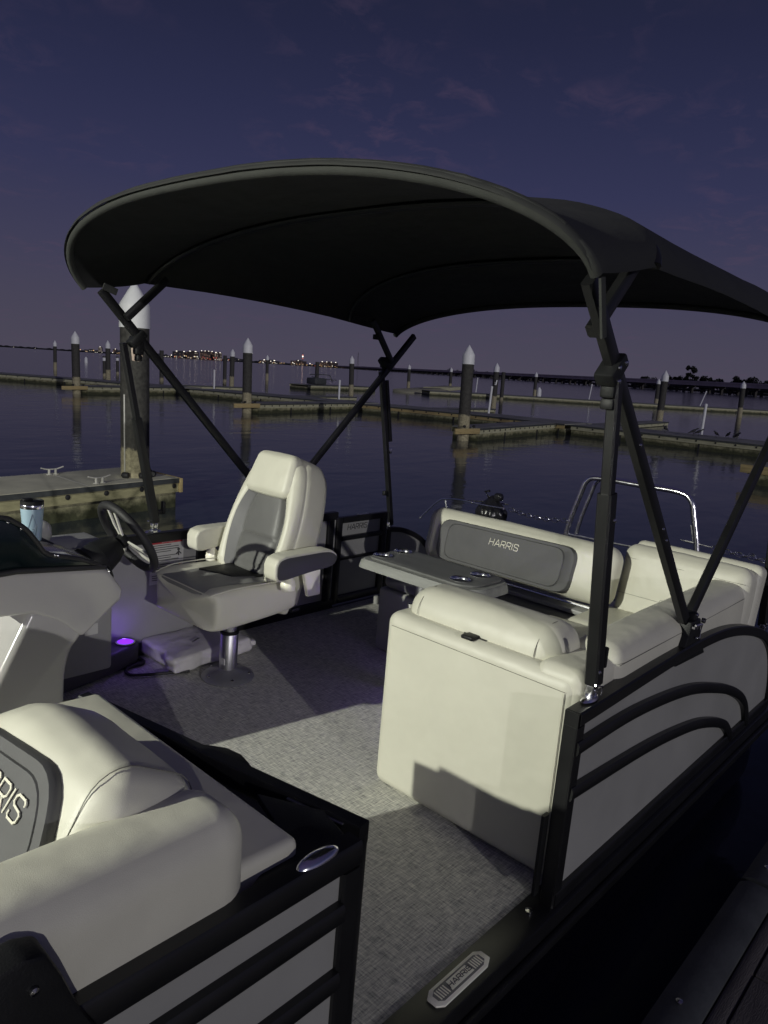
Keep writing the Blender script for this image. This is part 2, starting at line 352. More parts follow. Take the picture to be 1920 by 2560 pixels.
# HARRIS lettering: strokes in a unit-height box, (letter polylines, advance)
GL = {
 'H': ([[(0, 0), (0, 1)], [(1.0, 0), (1.0, 1)], [(0, .5), (1.0, .5)]], 1.38),
 'A': ([[(0, 0), (.5, 1), (.62, 1), (1.15, 0)], [(.2, .3), (.98, .3)]], 1.42),
 'R': ([[(0, 0), (0, 1), (.78, 1), (.95, .88), (.95, .56), (.78, .44), (0, .44)], [(.55, .44), (.98, 0)]], 1.32),
 'I': ([[(0, 0), (0, 1)]], 0.42),
 'S': ([[(.95, .8), (.95, .88), (.8, 1), (.16, 1), (0, .88), (0, .66), (.14, .55), (.82, .47), (.97, .36), (.97, .12), (.82, 0), (.14, 0), (0, .12), (0, .22)]], 1.2)}
def lettering(bm, origin, ux, uy, height, word="HARRIS", slant=0.16, wgt=0.13, lift=0.0012, center=True):
    ux = Vector(ux).normalized(); uy = Vector(uy).normalized(); nz = ux.cross(uy).normalized(); o = Vector(origin)
    tot = sum(GL[c][1] for c in word) - 0.25; x = -tot / 2 if center else 0
    for ci, c in enumerate(word):
        strokes, adv = GL[c]
        for si, s in enumerate(strokes):
            pts = [Vector((x + p[0] + slant * p[1], p[1])) for p in s]
            for i in range(len(pts) - 1):
                a, b = pts[i], pts[i + 1]; d = (b - a)
                if d.length < 1e-6: continue
                d.normalize(); n = Vector((-d.y, d.x)) * wgt / 2; e = d * wgt * 0.42
                L = lift + 0.00012 * ((i + si * 3) % 5)
                q = [a - e + n, b + e + n, b + e - n, a - e - n]
                f = [bm.verts.new(o + ux * (v.x * height) + uy * (v.y * height) + nz * L) for v in q]
                g = [bm.verts.new(o + ux * (v.x * height) + uy * (v.y * height)) for v in q]
                bm.faces.new(f)
                for k in range(4): bm.faces.new((f[k], g[k], g[(k + 1) % 4], f[(k + 1) % 4]))
        x += adv
    return tot * height

# ================================================================== THE SETTING
bm = bmn(); bmesh.ops.create_circle(bm, cap_ends=True, segments=128, radius=9000); bm.transform(Matrix.Translation((1500, 1500, WATER)))
put(fin('water', bm, waterm, smooth=False), kind='structure')

# ================================================================== THE BOAT
boat = thing('pontoon_boat', 'black and grey pontoon boat with cream vinyl seats moored at the dock', 'boat', (1.4, 1.27, 0), boat=True)
def part(name, bm, m, parent=None, label=None, smooth=True, angle=40):
    o = fin(name, bm, m, parent or boat, smooth, angle)
    if label: o['label'] = label
    return o

# deck, trim and pontoons
bm = bmn(); box(bm, -2.2, 4.25, 0.10, 2.46, -0.03, 0.0); part('deck_floor', bm, carpet, label='woven grey beige vinyl floor', smooth=False)
bm = bmn()
box(bm, -2.2, 4.28, 0.0, 0.102, -0.09, 0.006, 0.006); box(bm, -2.2, 4.28, 2.458, 2.56, -0.09, 0.006, 0.006); box(bm, 4.25, 4.30, 0.102, 2.458, -0.09, 0.004)
box(bm, -2.2, 4.28, -0.022, -0.002, -0.075, -0.045, 0.004)
deck_trim = part('deck_trim', bm, blackm)
for y in (0.42, 2.14):
    bm = bmn(); lathe(bm, [(0.02, -0.3), (0.2, -0.12), (0.3, 0.15), (0.31, 0.5), (0.31, 6.6), (0.28, 6.75)], (-2.3, y, -0.43), 28, Matrix.Rotation(R(90), 4, 'Y')); part('pontoon', bm, satin)
bm = bmn(); box(bm, 4.28, 4.9, 0.25, 2.3, -0.12, -0.06, 0.02); part('swim_platform', bm, blackp)

# step plate with lettering
bm = bmn(); pts = [(1.325, 0.036), (1.345, 0.022), (1.53, 0.022), (1.56, 0.036), (1.56, 0.066), (1.54, 0.08), (1.35, 0.08), (1.325, 0.066)]
prism(bm, pts, 'z', 0.006, 0.012, 0.002); splate = part('step_plate', bm, white, label='cream plate lettered HARRIS on the black side trim')
bm = bmn()
def bar2(bm, x0, x1, y0, y1, z): box(bm, x0, x1, y0, y1, z, z + 0.0012)
prism(bm, [(1.342, 0.042), (1.355, 0.032), (1.525, 0.032), (1.542, 0.042), (1.542, 0.062), (1.528, 0.071), (1.358, 0.071), (1.342, 0.062)], 'z', 0.012, 0.0132)
part('dark_border', bm, greyv, splate)
bm = bmn(); prism(bm, [(1.395, 0.038), (1.49, 0.038), (1.483, 0.066), (1.402, 0.066)], 'z', 0.0132, 0.0142)
for k in range(5): bar2(bm, 1.350 + k * 0.0085, 1.3535 + k * 0.0085, 0.038, 0.065, 0.0134); bar2(bm, 1.496 + k * 0.0085, 1.4995 + k * 0.0085, 0.038, 0.065, 0.0134)
part('raised_bars', bm, white, splate)
bm = bmn(); lettering(bm, (1.4425, 0.0455, 0.0142), (1, 0, 0), (0, 1, 0), 0.0135, wgt=0.16, lift=0.0006); part('logo', bm, logod, splate)

# ---- fences
Zr = 0.62
def fence_logo(): pass
# bow port fence
fp = bmn(); prism(fp, [(-2.0, 0.03), (0.94, 0.03), (0.94, 0.60), (-2.0, 0.60)], 'y', 0.030, 0.034, 0); bowf = part('fence_panel', fp, panelm, label='light grey fence panel beside the bow lounge')
bm = bmn(); sweep(bm, [(-2.0, .04, Zr), (0.975, .04, Zr)], 0.045, 0.055, rect=True); part('top_rail', bm, blackm, bowf)
for z in (0.51, 0.355): bm = bmn(); sweep(bm, [(-2.0, .022, z), (0.93, .022, z)], 0.028, 0.042, rect=True, corner=0.4); part('rail', bm, blackm, bowf)
bm = bmn(); sweep(bm, [(-2.0, .035, .03), (0.93, .035, .03)], 0.04, 0.05, rect=True); part('bottom_rail', bm, blackm, bowf)
bm = bmn(); sweep(bm, [(0.952, .04, 0.0), (0.952, .04, .592)], 0.046, 0.046, up=(1, 0, 0), rect=True); part('corner_post', bm, blackm, bowf)
bm = bmn(); prism(bm, [(0.72, 0.06), (0.975, 0.06), (1.0, 0.16), (0.93, 0.30), (0.90, 0.20), (0.80, 0.10)], 'z', 0.615, 0.634, 0.004); part('corner_plate', bm, blackp, bowf)
def oval(name, c, lx, ly, m, parent, rz=0.0):
    bm = bmn(); lathe(bm, [(0.001, 0.012), (0.35, 0.0115), (0.75, 0.009), (0.95, 0.004), (1.0, 0.0)], (0, 0, 0), 28); bm.transform(Matrix.Translation(c) @ Matrix.Rotation(rz, 4, 'Z') @ Matrix.Diagonal((lx, ly, 1.0, 1)))
    return part(name, bm, m, parent)
oval('mount_plate', (0.872, 0.036, 0.648), 0.052, 0.019, chrome, bowf)
# black bracket of the bow bimini socket
bm = bmn(); prism(bm, [(0.10, 0.60), (0.43, 0.60), (0.40, 0.66), (0.375, 0.73), (0.355, 0.775), (0.325, 0.785), (0.23, 0.775), (0.16, 0.70)], 'y', 0.002, 0.055, 0.008); brk = part('rail_bracket', bm, blackp, bowf)
bm = bmn()
for x, z in ((0.27, 0.735), (0.335, 0.735)): lathe(bm, [(0.006, 0), (0.006, 0.005), (0.001, 0.007)], (x, 0.001, z), 10, Matrix.Rotation(R(90), 4, 'X'))
fins('bolt', bm, steelm, brk)

# stern port fence with arched rails
arc0 = smoothpath(([(a, b, 0) for a, b in [(1.87, Zr), (2.6, 0.632), (3.0, 0.622), (3.3, 0.585), (3.6, 0.515), (3.8, 0.44), (3.95, 0.32), (4.04, 0.16), (4.06, 0.02)]]), 6)
poly = [(p.x, p.y) for p in arc0] + [(1.87, 0.02)]
bm = bmn(); prism(bm, poly, 'y', 0.032, 0.036); strn = part('fence_panel', bm, panelm, label='grey fence panel under arched black rails at the stern')
bm = bmn(); sweep(bm, [(p.x, .04, p.y) for p in arc0], 0.045, 0.052, up=(0, 1, 0), rect=True); part('top_rail', bm, blackm, strn)
for L in ([(1.87, .53), (2.28, .522), (2.75, .465), (3.12, .372), (3.4, .275), (3.6, .165), (3.7, .03)], [(1.87, .385), (2.4, .345), (2.75, .30), (3.03, .243), (3.33, .14), (3.47, .03)]):
    bm = bmn(); sweep(bm, [(p.x, .022, p.y) for p in smoothpath([(a, b, 0) for a, b in L], 6)], 0.042, 0.028, up=(0, 1, 0), rect=True, corner=0.4); part('rail', bm, blackm, strn)
bm = bmn(); sweep(bm, [(1.87, .035, .03), (4.06, .035, .03)], 0.04, 0.05, rect=True); part('bottom_rail', bm, blackm, strn)
bm = bmn(); sweep(bm, [(1.886, .04, 0.0), (1.886, .04, .596)], 0.046, 0.05, up=(1, 0, 0), rect=True); box(bm, 1.862, 1.866, 0.018, 0.063, 0.05, 0.64); part('corner_post', bm, blackm, strn)
bm = bmn(); sweep(bm, [(1.852, .075, 0.03), (1.852, .075, .30)], 0.012, 0.03, up=(1, 0, 0), rect=True); part('hinge_stop', bm, blackp, strn)
bm = bmn(); lathe(bm, [(0.012, 0), (0.012, 0.006), (0.002, 0.009)], (1.80, 0.06, 0.006), 14); part('deck_screw', bm, steelm, strn)

# bow port gate swung inward
GM = Matrix.Translation((1.035, 0.07, 0)) @ Matrix.Rotation(R(10.8), 4, 'Z')
gate = bmn(); box(gate, -0.003, 0.003, 0.03, 0.89, 0.08, 0.585); gate.transform(GM); gate_o = part('bow_gate_panel', gate, panelm, label='gate swung inward beside the bow lounge')
bm = bmn()
for y in (0.015, 0.905): sweep(bm, [(0, y, 0.05), (0, y, 0.600)], 0.03, 0.04, up=(1, 0, 0), rect=True)
sweep(bm, [(0, 0.0, 0.605), (0, 0.92, 0.605)], 0.036, 0.055, rect=True); sweep(bm, [(0, 0.03, 0.065), (0, 0.89, 0.065)], 0.03, 0.04, rect=True)
bm.transform(GM); part('gate_frame', bm, blackm, gate_o)
bm = bmn(); prism(bm, [(0.015, 0.30), (0.045, 0.36), (0.062, 0.40), (0.062, 0.45), (0.04, 0.50), (0.015, 0.53)], 'z', 0.55, 0.618, 0.006); bm.transform(GM); part('gate_latch', bm, blackp, gate_o)
bm = bmn(); box(bm, -0.025, -0.018, 0.04, 0.19, 0.622, 0.627, 0.002); bm.transform(GM); part('latch_strip', bm, satin, gate_o)

# starboard fence, seen from inside
bm = bmn(); box(bm, -2.0, 3.235, 2.470, 2.476, 0.04, 0.60); sf = part('fence_panel', bm, panelm, label='inner face of the far fence behind the helm chair')
bm = bmn(); sweep(bm, [(-2.0, 2.478, Zr), (3.24, 2.478, Zr)], 0.045, 0.05, rect=True); part('top_rail', bm, blackm, sf)
bm = bmn(); sweep(bm, [(-2.0, 2.465, .035), (3.235, 2.465, .035)], 0.03, 0.06, rect=True); part('bottom_rail', bm, blackm, sf)
for x in (2.22, 3.18): bm = bmn(); sweep(bm, [(x, 2.462, .06), (x, 2.462, .60)], 0.03, 0.05, up=(1, 0, 0), rect=True); part('post', bm, blackm, sf)
# warning label
bm = bmn(); box(bm, 1.92, 2.115, 2.466, 2.468, 0.37, 0.612, 0.0); wl = part('warning_label', bm, paper, sf, smooth=False)
bm = bmn(); box(bm, 1.928, 2.107, 2.4645, 2.466, 0.585, 0.606)
part('label_header', bm, redm, sf)
def btext(s, loc, rot, size, m, parent, name, ext=0.0004, space=1.0):
    cu = bpy.data.curves.new('t', 'FONT'); cu.body = s; cu.size = size; cu.extrude = ext; cu.align_x = 'CENTER'; cu.align_y = 'CENTER'; cu.space_character = space
    ob = bpy.data.objects.new('t', cu); COL.objects.link(ob); bpy.context.view_layer.update()
    me = bpy.data.meshes.new_from_object(ob.evaluated_get(bpy.context.evaluated_depsgraph_get())); bpy.data.objects.remove(ob)
    b = bmn(); b.from_mesh(me); bpy.data.meshes.remove(me); b.transform(Matrix.Translation(loc) @ rot)
    return part(name, b, m, parent, smooth=False)
RXs = Matrix.Rotation(R(90), 4, 'X')     # text facing -y, reading toward +x
btext("DANGER", (2.02, 2.4635, 0.595), RXs, 0.017, paper, sf, 'label_title', space=1.1)
bm = bmn()
for k in range(17):
    z = 0.575 - k * 0.0115
    if k in (4, 8, 13): continue
    box(bm, 1.932, 2.085 if k % 3 else 2.04, 2.4645, 2.466, z, z + 0.0035)
part('label_text_lines', bm, inkm, sf)
bm = bmn(); lathe(bm, [(0.008, 0), (0.008, 0.002)], (2.085, 2.4645, 0.545), 12, Matrix.Rotation(R(-90), 4, 'X'))
sweep(bm, [(2.07, 2.4635, 0.52), (2.085, 2.4635, 0.535), (2.10, 2.4635, 0.52)], 0.006); sweep(bm, [(2.085, 2.4635, 0.54), (2.085, 2.4635, 0.512)], 0.007); part('label_pictogram', bm, inkm, sf)
bm = bmn(); sweep(bm, [(2.07, 2.4635, 0.452), (2.085, 2.4635, 0.452), (2.09, 2.4635, 0.465), (2.105, 2.4635, 0.467)], 0.006); part('label_pictogram', bm, orangem, sf)

# starboard gate
bm = bmn(); box(bm, 3.285, 3.68, 2.480, 2.484, 0.05, 0.58); sg = part('stern_gate_panel', bm, panelm, label='far gate with dark HARRIS lettering on its top pane')
bm = bmn()
for x in (3.265, 3.695): sweep(bm, [(x, 2.475, 0.02), (x, 2.475, 0.605)], 0.035, 0.05, up=(1, 0, 0), rect=True)
sweep(bm, [(3.29, 2.475, 0.585), (3.67, 2.475, 0.585)], 0.035, 0.04, rect=True); sweep(bm, [(3.29, 2.475, 0.045), (3.67, 2.475, 0.045)], 0.035, 0.05, rect=True)
part('gate_frame', bm, blackm, sg)
for z in (0.462, 0.325): bm = bmn(); sweep(bm, [(3.29, 2.465, z), (3.67, 2.465, z)], 0.03, 0.03 if z > .4 else 0.016, rect=True, corner=0.4); part('gate_rail', bm, blackm, sg)
bm = bmn(); lettering(bm, (3.445, 2.479, 0.512), (0.76, 0, 0), (0, 0, 1), 0.034, wgt=0.13); bm.transform(Matrix.Translation((3.445, 0, 0)) @ Matrix.Diagonal((0.78, 1, 1, 1)) @ Matrix.Translation((-3.445, 0, 0))); part('logo', bm, logod, sg)
bm = bmn(); box(bm, 3.44, 3.53, 2.46, 2.485, 0.607, 0.612, 0.002); part('latch_strip', bm, satin, sg)
bm = bmn(); sweep(bm, [(3.724, 2.47, 0.02), (3.724, 2.47, 0.47)], 0.006, 0.012, up=(1, 0, 0), rect=True); part('gap_strip', bm, satin, sg)
bm = bmn(); lathe(bm, [(0.02, 0), (0.018, 0.05), (0.012, 0.055)], (3.56, 2.36, 0.0), 14); part('gate_stop', bm, greyl, sg)
# starboard quarter: low arched rail
arc1 = smoothpath([(3.76, .475, 0), (3.9, .455, 0), (4.05, .40, 0), (4.17, .325, 0), (4.28, .2, 0), (4.34, .02, 0)], 5)
bm = bmn(); prism(bm, [(p.x, p.y) for p in arc1] + [(3.76, 0.02)], 'y', 2.478, 2.482); qf = part('fence_panel', bm, panelm, label='small grey quarter panel under a low arched rail')
bm = bmn(); sweep(bm, [(p.x, 2.478, p.y) for p in arc1], 0.035, 0.035, up=(0, 1, 0), rect=True); sweep(bm, [(3.757, 2.478, 0.02), (3.757, 2.478, 0.475)], 0.035, 0.035, up=(1, 0, 0), rect=True); part('arched_rail', bm, blackm, qf)

# ---- port bow lounge (near left)
lng = bmn(); box(lng, -1.3, 0.60, 0.075, 0.66, 0.004, 0.33, 0.02); lounge = part('bow_lounge_base', lng, cream, label='base of the near bow lounge')
bm = bmn(); pillow(bm, (-0.42, 0.42, 0.385), (0.85, 0.24, 0.055), 0.05, (0, 0, 0.015)); part('seat_cushion', bm, greyv, lounge)
Tb = Matrix.Translation((0.475, 0, 0.595)) @ Matrix.Rotation(R(29), 4, 'Y')
bm = bmn(); pillow(bm, (0.032, 0.440, 0), (0.110, 0.270, 0.285), 0.070, (0.014, 0.0, 0.006), wr=0.003, n=8)
for v in bm.verts:
    if v.co.z > 0:
        k = max(0.0, (v.co.y - 0.50) / 0.21); v.co.z -= 0.13 * k * k * (v.co.z / 0.285)
bm.transform(Tb)
lb = part('lounge_backrest', bm, cream, label='cream backrest of the near bow lounge with a grey HARRIS pad')
# pad: follows backrest face
def slab(bm, outline, mtx, t0, t1, inset=0.012, dome=0.0):
    """padded panel: outline in (y,z) of the local frame, thickness along -x"""
    cy = sum(p[0] for p in outline) / len(outline); czz = sum(p[1] for p in outline) / len(outline)
    def ring(f, x): return [bm.verts.new(mtx @ Vector((x, cy + (p[0] - cy) * f, czz + (p[1] - czz) * f))) for p in outline]
    n = len(outline); rs = [ring(1, t0), ring(1, t0 - (t0 - t1) * 0.5), ring(1 - inset * 2.5, t1), ring(0.86, t1 + (t0 - t1) * 0.02), ring(0.848, t1 + (t0 - t1) * 0.2), ring(0.836, t1), ring(0.45, t1 - dome), ring(0.02, t1 - dome)]
    for i in range(len(rs) - 1):
        for k in range(n): bm.faces.new((rs[i][k], rs[i][(k + 1) % n], rs[i + 1][(k + 1) % n], rs[i + 1][k]))
    bm.faces.new(rs[-1])
def rounded_poly(pts, r, n=5):
    out = []
    m = len(pts)
    for i in range(m):
        p0, p1, p2 = Vector((*pts[i - 1], 0)), Vector((*pts[i], 0)), Vector((*pts[(i + 1) % m], 0))
        a = (p0 - p1).normalized(); b = (p2 - p1).normalized(); rr = min(r, (p0 - p1).length * .45, (p2 - p1).length * .45)
        s, e = p1 + a * rr, p1 + b * rr
        for k in range(n + 1):
            t = k / n; q = s * (1 - t) ** 2 + p1 * 2 * t * (1 - t) + e * t * t; out.append((q.x, q.y))
    return out
bm = bmn(); slab(bm, rounded_poly([(0.60, 0.205), (0.30, 0.235), (0.225, 0.10), (0.225, -0.24), (0.665, -0.24), (0.665, 0.12)], 0.07), Tb, -0.080, -0.104, dome=0.004)
part('grey_pad', bm, padm, lb)
ux = Tb.to_3x3() @ Vector((0, -1, 0)); uz = Tb.to_3x3() @ Vector((0, 0, 1))
bm = bmn(); lettering(bm, Tb @ Vector((-0.1085, 0.457, 0.122)), ux, uz, 0.042, wgt=0.105, lift=0.0015)
cc = Tb @ Vector((0, 0.457, 0)); bm.transform(Matrix.Translation(cc) @ Matrix.Diagonal((1, 0.85, 1, 1)) @ Matrix.Translation(-cc)); part('logo', bm, logow, lb)
bm = bmn(); pillow(bm, (-0.30, 0.140, 0.60), (1.035, 0.090, 0.200), 0.066, (0, 0.004, 0.012), wr=0.003)
part('side_bolster', bm, cream, lounge)
bm = bmn(); prism(bm, [(0.66, 0.20), (0.895, 0.20), (0.868, 0.668), (0.60, 0.678), (0.55, 0.55)], 'y', 0.085, 0.895, 0.018, 3)
part('rear_cushion', bm, cream, lounge)
bm = bmn(); box(bm, 0.60, 0.87, 0.075, 0.70, 0.004, 0.2, 0.01); part('rear_base', bm, blackp, lounge)

seamm = mat('seam_thread', (0.17, 0.165, 0.14), 0.6)
def seam(pts, parent, w=0.0022, mtx=None, cl=False):
    P = [Vector(p) for p in pts]
    if mtx is not None: P = [mtx @ p for p in P]
    bm = bmn(); sweep(bm, P, w, seg=5, closed=cl); return part('seam', bm, seamm, parent)
def rrect(hx, hz, r, n=6):
    out = []
    for cx, cz, a0 in ((hx - r, hz - r, 0), (-hx + r, hz - r, 90), (-hx + r, -hz + r, 180), (hx - r, -hz + r, 270)):
        for k in range(n + 1): a = R(a0 + 90 * k / n); out.append((cx + r * math.cos(a), cz + r * math.sin(a)))
    return out
seam([(x + 0.032, 0.225, z) for x, z in rrect(0.1135, 0.288, 0.072)], lb, 0.0022, Tb, True)

# ---- port stern lounge
bm = bmn(); box(bm, 1.945, 2.13, 0.078, 0.858, 0.008, 0.698, 0.046, 7); pl = part('stern_lounge_end', bm, cream, label='tall cream end panel of the stern lounge')
bm = bmn(); pillow(bm, (2.115, 0.505, 0.70), (0.115, 0.32, 0.090), 0.085, (0.0, 0.0, 0.008), wr=0.003)
part('headrest_roll', bm, cream, pl)
bm = bmn(); prism(bm, [(1.955, 0.475), (1.99, 0.47), (2.01, 0.475), (2.01, 0.515), (1.985, 0.525), (1.955, 0.52)], 'z', 0.694, 0.706, 0.003); prism(bm, [(1.99, 0.44), (2.012, 0.44), (2.012, 0.55), (1.99, 0.53)], 'z', 0.692, 0.700, 0.002); part('latch_tab', bm, blackp, pl)
bm = bmn(); lathe(bm, [(0.011, 0), (0.011, 0.012), (0.004, 0.014)], (2.06, 0.835, 0.695), 12); part('hinge_button', bm, chrome, pl)
bm = bmn(); pillow(bm, (2.08, 0.150, 0.60), (0.125, 0.085, 0.115), 0.04, (0, 0, 0.006)); part('corner_cushion', bm, cream, pl)
bm = bmn(); pillow(bm, (2.82, 0.142, 0.59), (0.665, 0.092, 0.165), 0.068, (0.0, 0.003, 0.010), wr=0.003); part('side_bolster', bm, cream, pl)
bm = bmn(); box(bm, 2.13, 3.5, 0.075, 0.78, 0.008, 0.40, 0.015); part('seat_base', bm, cream, pl)
bm = bmn(); pillow(bm, (2.62, 0.51, 0.445), (0.42, 0.28, 0.055), 0.045, (0, 0, 0.014)); pillow(bm, (3.24, 0.47, 0.445), (0.20, 0.24, 0.055), 0.045, (0, 0, 0.01)); part('seat_cushion', bm, cream, pl)
# aft cushion running across behind the port seats
Ta = Matrix.Translation((3.50, 0, 0.615)) @ Matrix.Rotation(R(12), 4, 'Y')
bm = bmn(); pillow(bm, (0, 0.345, 0), (0.085, 0.30, 0.20), 0.06, (0.012, 0, 0.004), mtx=Ta, wr=0.003, n=7)
pillow(bm, (0.085, 0.335, 0.06), (0.06, 0.30, 0.165), 0.035, (0, 0, 0.004), mtx=Ta)
part('aft_cushion', bm, cream, pl)
bm = bmn(); box(bm, 3.52, 3.85, 0.075, 1.8, 0.008, 0.40, 0.02); part('aft_base', bm, cream, pl)

seam([(1.9435, 0.11, 0.650), (1.9435, 0.82, 0.650)], pl); seam([(1.9435, 0.112, 0.645), (1.9435, 0.110, 0.05)], pl)
seam([(2.115 + 0.117 * math.cos(R(d)), 0.262, 0.70 + 0.094 * math.sin(R(d))) for d in range(0, 185, 8)], pl, 0.003)
seam([(2.10 + 0.104 * math.cos(R(d)), 0.75, 0.70 + 0.092 * math.sin(R(d))) for d in range(90, 185, 8)], pl, 0.002)
seam([(2.17, 0.0495, 0.70), (2.8, 0.0495, 0.70), (3.42, 0.0495, 0.70)], pl, 0.0022); seam([(2.85, 0.2345, 0.50), (2.85, 0.235, 0.70), (2.85, 0.205, 0.752), (2.85, 0.14, 0.763), (2.85, 0.08, 0.752)], pl, 0.0018)
seam([(-0.087, 0.06, 0.125), (-0.092, 0.35, 0.125), (-0.087, 0.63, 0.125)], pl, 0.0022, Ta); seam([(-0.088, 0.06, -0.05), (-0.098, 0.35, -0.05), (-0.088, 0.63, -0.05)], pl, 0.0022, Ta)

# ---- stern bench with flip-flop backrest
bm = bmn(); box(bm, 2.95, 3.52, 0.79, 1.80, 0.008, 0.37, 0.02, 3); sb = part('stern_bench_base', bm, greyl, label='base of the stern bench')
bm = bmn(); pillow(bm, (3.23, 1.21, 0.412), (0.27, 0.575, 0.045), 0.04, (0, 0, 0.012)); part('bench_cushion', bm, greyv, sb)
Tk = Matrix.Translation((3.345, 0, 0.655)) @ Matrix.Rotation(R(12), 4, 'Y')
bm = bmn(); pillow(bm, (0, 1.19, 0), (0.075, 0.585, 0.15), 0.07, (0.012, 0.0, 0.006), mtx=Tk, wr=0.003, n=7); bk = part('bench_backrest', bm, cream, sb, label='wide cream backrest with a charcoal HARRIS pad')
bm = bmn(); slab(bm, rounded_poly([(1.655, 0.095), (0.79, 0.105), (0.80, -0.135), (1.655, -0.135)], 0.075), Tk, -0.070, -0.094, dome=0.003); part('backrest_pad', bm, padm, sb)
ux = Tk.to_3x3() @ Vector((0, -1, 0)); uz = Tk.to_3x3() @ Vector((0, 0, 1))
bm = bmn(); lettering(bm, Tk @ Vector((-0.0985, 1.215, 0.015)), ux, uz, 0.0335, wgt=0.115, lift=0.0015)
cc = Tk @ Vector((0, 1.215, 0)); bm.transform(Matrix.Translation(cc) @ Matrix.Diagonal((1, 0.78, 1, 1)) @ Matrix.Translation(-cc)); part('logo', bm, logow, sb)
for yy_ in (0.675, 1.705): seam([(x, yy_, z) for x, z in rrect(0.081, 0.153, 0.072)], sb, 0.0028, Tk, True)
bm = bmn(); box(bm, 3.20, 3.34, 0.66, 1.74, 0.468, 0.492, 0.006); part('backrest_tray', bm, greyl, sb)
bm = bmn(); sweep(bm, [(3.245, 1.72, 0.507), (3.245, 0.68, 0.507)], 0.016); sweep(bm, [(3.26, 0.66, 0.50), (3.20, 0.655, 0.36)], 0.026); sweep(bm, [(3.30, 0.66, 0.50), (3.27, 0.655, 0.36)], 0.02); part('backrest_bracket', bm, chrome, sb)

# ---- stern rails, boarding ladder and chains
bm = bmn()
for dx, oy in ((0.0, 0.0), (0.075, 0.035)):
    sweep(bm, smoothpath([(4.45 + dx, 1.50 - oy, 0.05), (4.45 + dx, 1.49 - oy, 0.55), (4.45 + dx, 1.42 - oy, 0.86), (4.45 + dx, 1.385 - oy, 0.955), (4.45 + dx, 1.31 - oy, 0.985), (4.45 + dx, 1.05, 0.985), (4.45 + dx, 0.79 + oy, 0.985), (4.45 + dx, 0.71 + oy, 0.95), (4.45 + dx, 0.675 + oy, 0.86), (4.45 + dx, 0.61 + oy, 0.55), (4.45 + dx, 0.60 + oy, 0.05)], 5), 0.034 - dx * 0.10, seg=12)
lad = part('boarding_ladder', bm, chrome, label='polished boarding ladder hoop behind the stern seats')
bm = bmn(); sweep(bm, [(4.46, 1.49, 0.575), (4.46, 0.62, 0.60)], 0.016); sweep(bm, [(4.46, 1.49, 0.3), (4.46, 0.62, 0.3)], 0.02); prism(bm, [(0.655, 0.78), (0.69, 0.80), (0.66, 0.70)], 'x', 4.46, 4.47); part('ladder_rung', bm, chrome, lad)
bm = bmn(); lathe(bm, [(0.016, 0), (0.016, 0.02), (0.022, 0.025), (0.022, 0.05), (0.012, 0.06)], (4.47, 1.0, 0.992), 16); part('stern_light', bm, chrome, lad)
bm = bmn()
sweep(bm, smoothpath([(4.45, 2.76, 0.44), (4.45, 2.60, 0.60), (4.45, 2.50, 0.635), (4.45, 2.37, 0.648), (4.45, 2.20, 0.646), (4.45, 2.0, 0.655)], 4), 0.012)
sweep(bm, [(4.45, 2.37, 0.648), (4.60, 2.2, 0.655), (4.60, 2.06, 0.66)], 0.012); sweep(bm, [(4.45, 2.53, 0.62), (4.45, 2.47, 0.40)], 0.010)
for y, z in ((2.76, 0.44), (2.28, 0.648), (2.0, 0.655)): lathe(bm, [(0.001, -0.012), (0.011, -0.006), (0.011, 0.006), (0.001, 0.012)], (4.45, y, z), 10)
part('stern_grab_rail', bm, chrome, label='thin bent grab rail on the far stern corner')
# shrouded lump hanging at the far corner
bm = bmn(); t = bmesh.new(); bmesh.ops.create_icosphere(t, subdivisions=4, radius=1.0)
for v in t.verts:
    a = math.atan2(v.co.y, v.co.x); f = 0.10 * math.sin(a * 9 + v.co.z * 2) * (1 - abs(v.co.z)) + 0.08 * noise.noise(v.co * 3)
    w = 1.0 if v.co.z < 0.2 else 1.0 - 0.55 * (v.co.z - 0.2) / 0.8
    v.co = Vector((v.co.x * (1 + f) * w, v.co.y * (1 + f) * w, v.co.z))
t.transform(Matrix.Translation((4.52, 2.15, 0.585)) @ Matrix.Diagonal((0.10, 0.115, 0.135, 1))); join(bm, t)
pillow(bm, (4.52, 2.10, 0.715), (0.03, 0.035, 0.03), 0.025); sweep(bm, [(4.5, 2.17, 0.70), (4.5, 2.21, 0.74), (4.5, 2.17, 0.75)], 0.02)
part('motor_cover', bm, mat('black_cover', (0.012, 0.012, 0.014), 0.28, bump2=0.01, b2scale=20), label='crumpled glossy black cover tied at the far stern corner')
def chain(bm, a, b, sag, n, size):
    a, b = Vector(a), Vector(b); L = (b - a).length / n
    for i in range(n):
        t = (i + .5) / n; p = a.lerp(b, t) + Vector((0, 0, -sag * 4 * t * (1 - t))); t2 = t + 0.01; q = a.lerp(b, t2) + Vector((0, 0, -sag * 4 * t2 * (1 - t2)))
        d = (q - p).normalized(); s = d.cross(Vector((0, 0, 1) if i % 2 else (1, 0.3, 0.4))).normalized()
        pts = [p + d * (math.cos(k * math.pi / 5) * L * 0.72) + s * (math.sin(k * math.pi / 5) * size) for k in range(10)]
        sweep(bm, pts, size * 0.38, seg=5, closed=True, up=d.cross(s))
bm = bmn(); chain(bm, (4.45, 1.95, 0.66), (4.45, 1.50, 0.665), 0.02, 13, 0.017); part('gate_chain', bm, chrome)
bm = bmn(); chain(bm, (4.45, 0.54, 0.695), (4.36, 0.04, 0.705), 0.008, 14, 0.016); chain(bm, (4.44, 0.33, 0.70), (4.36, 0.05, 0.695), 0.014, 9, 0.015)
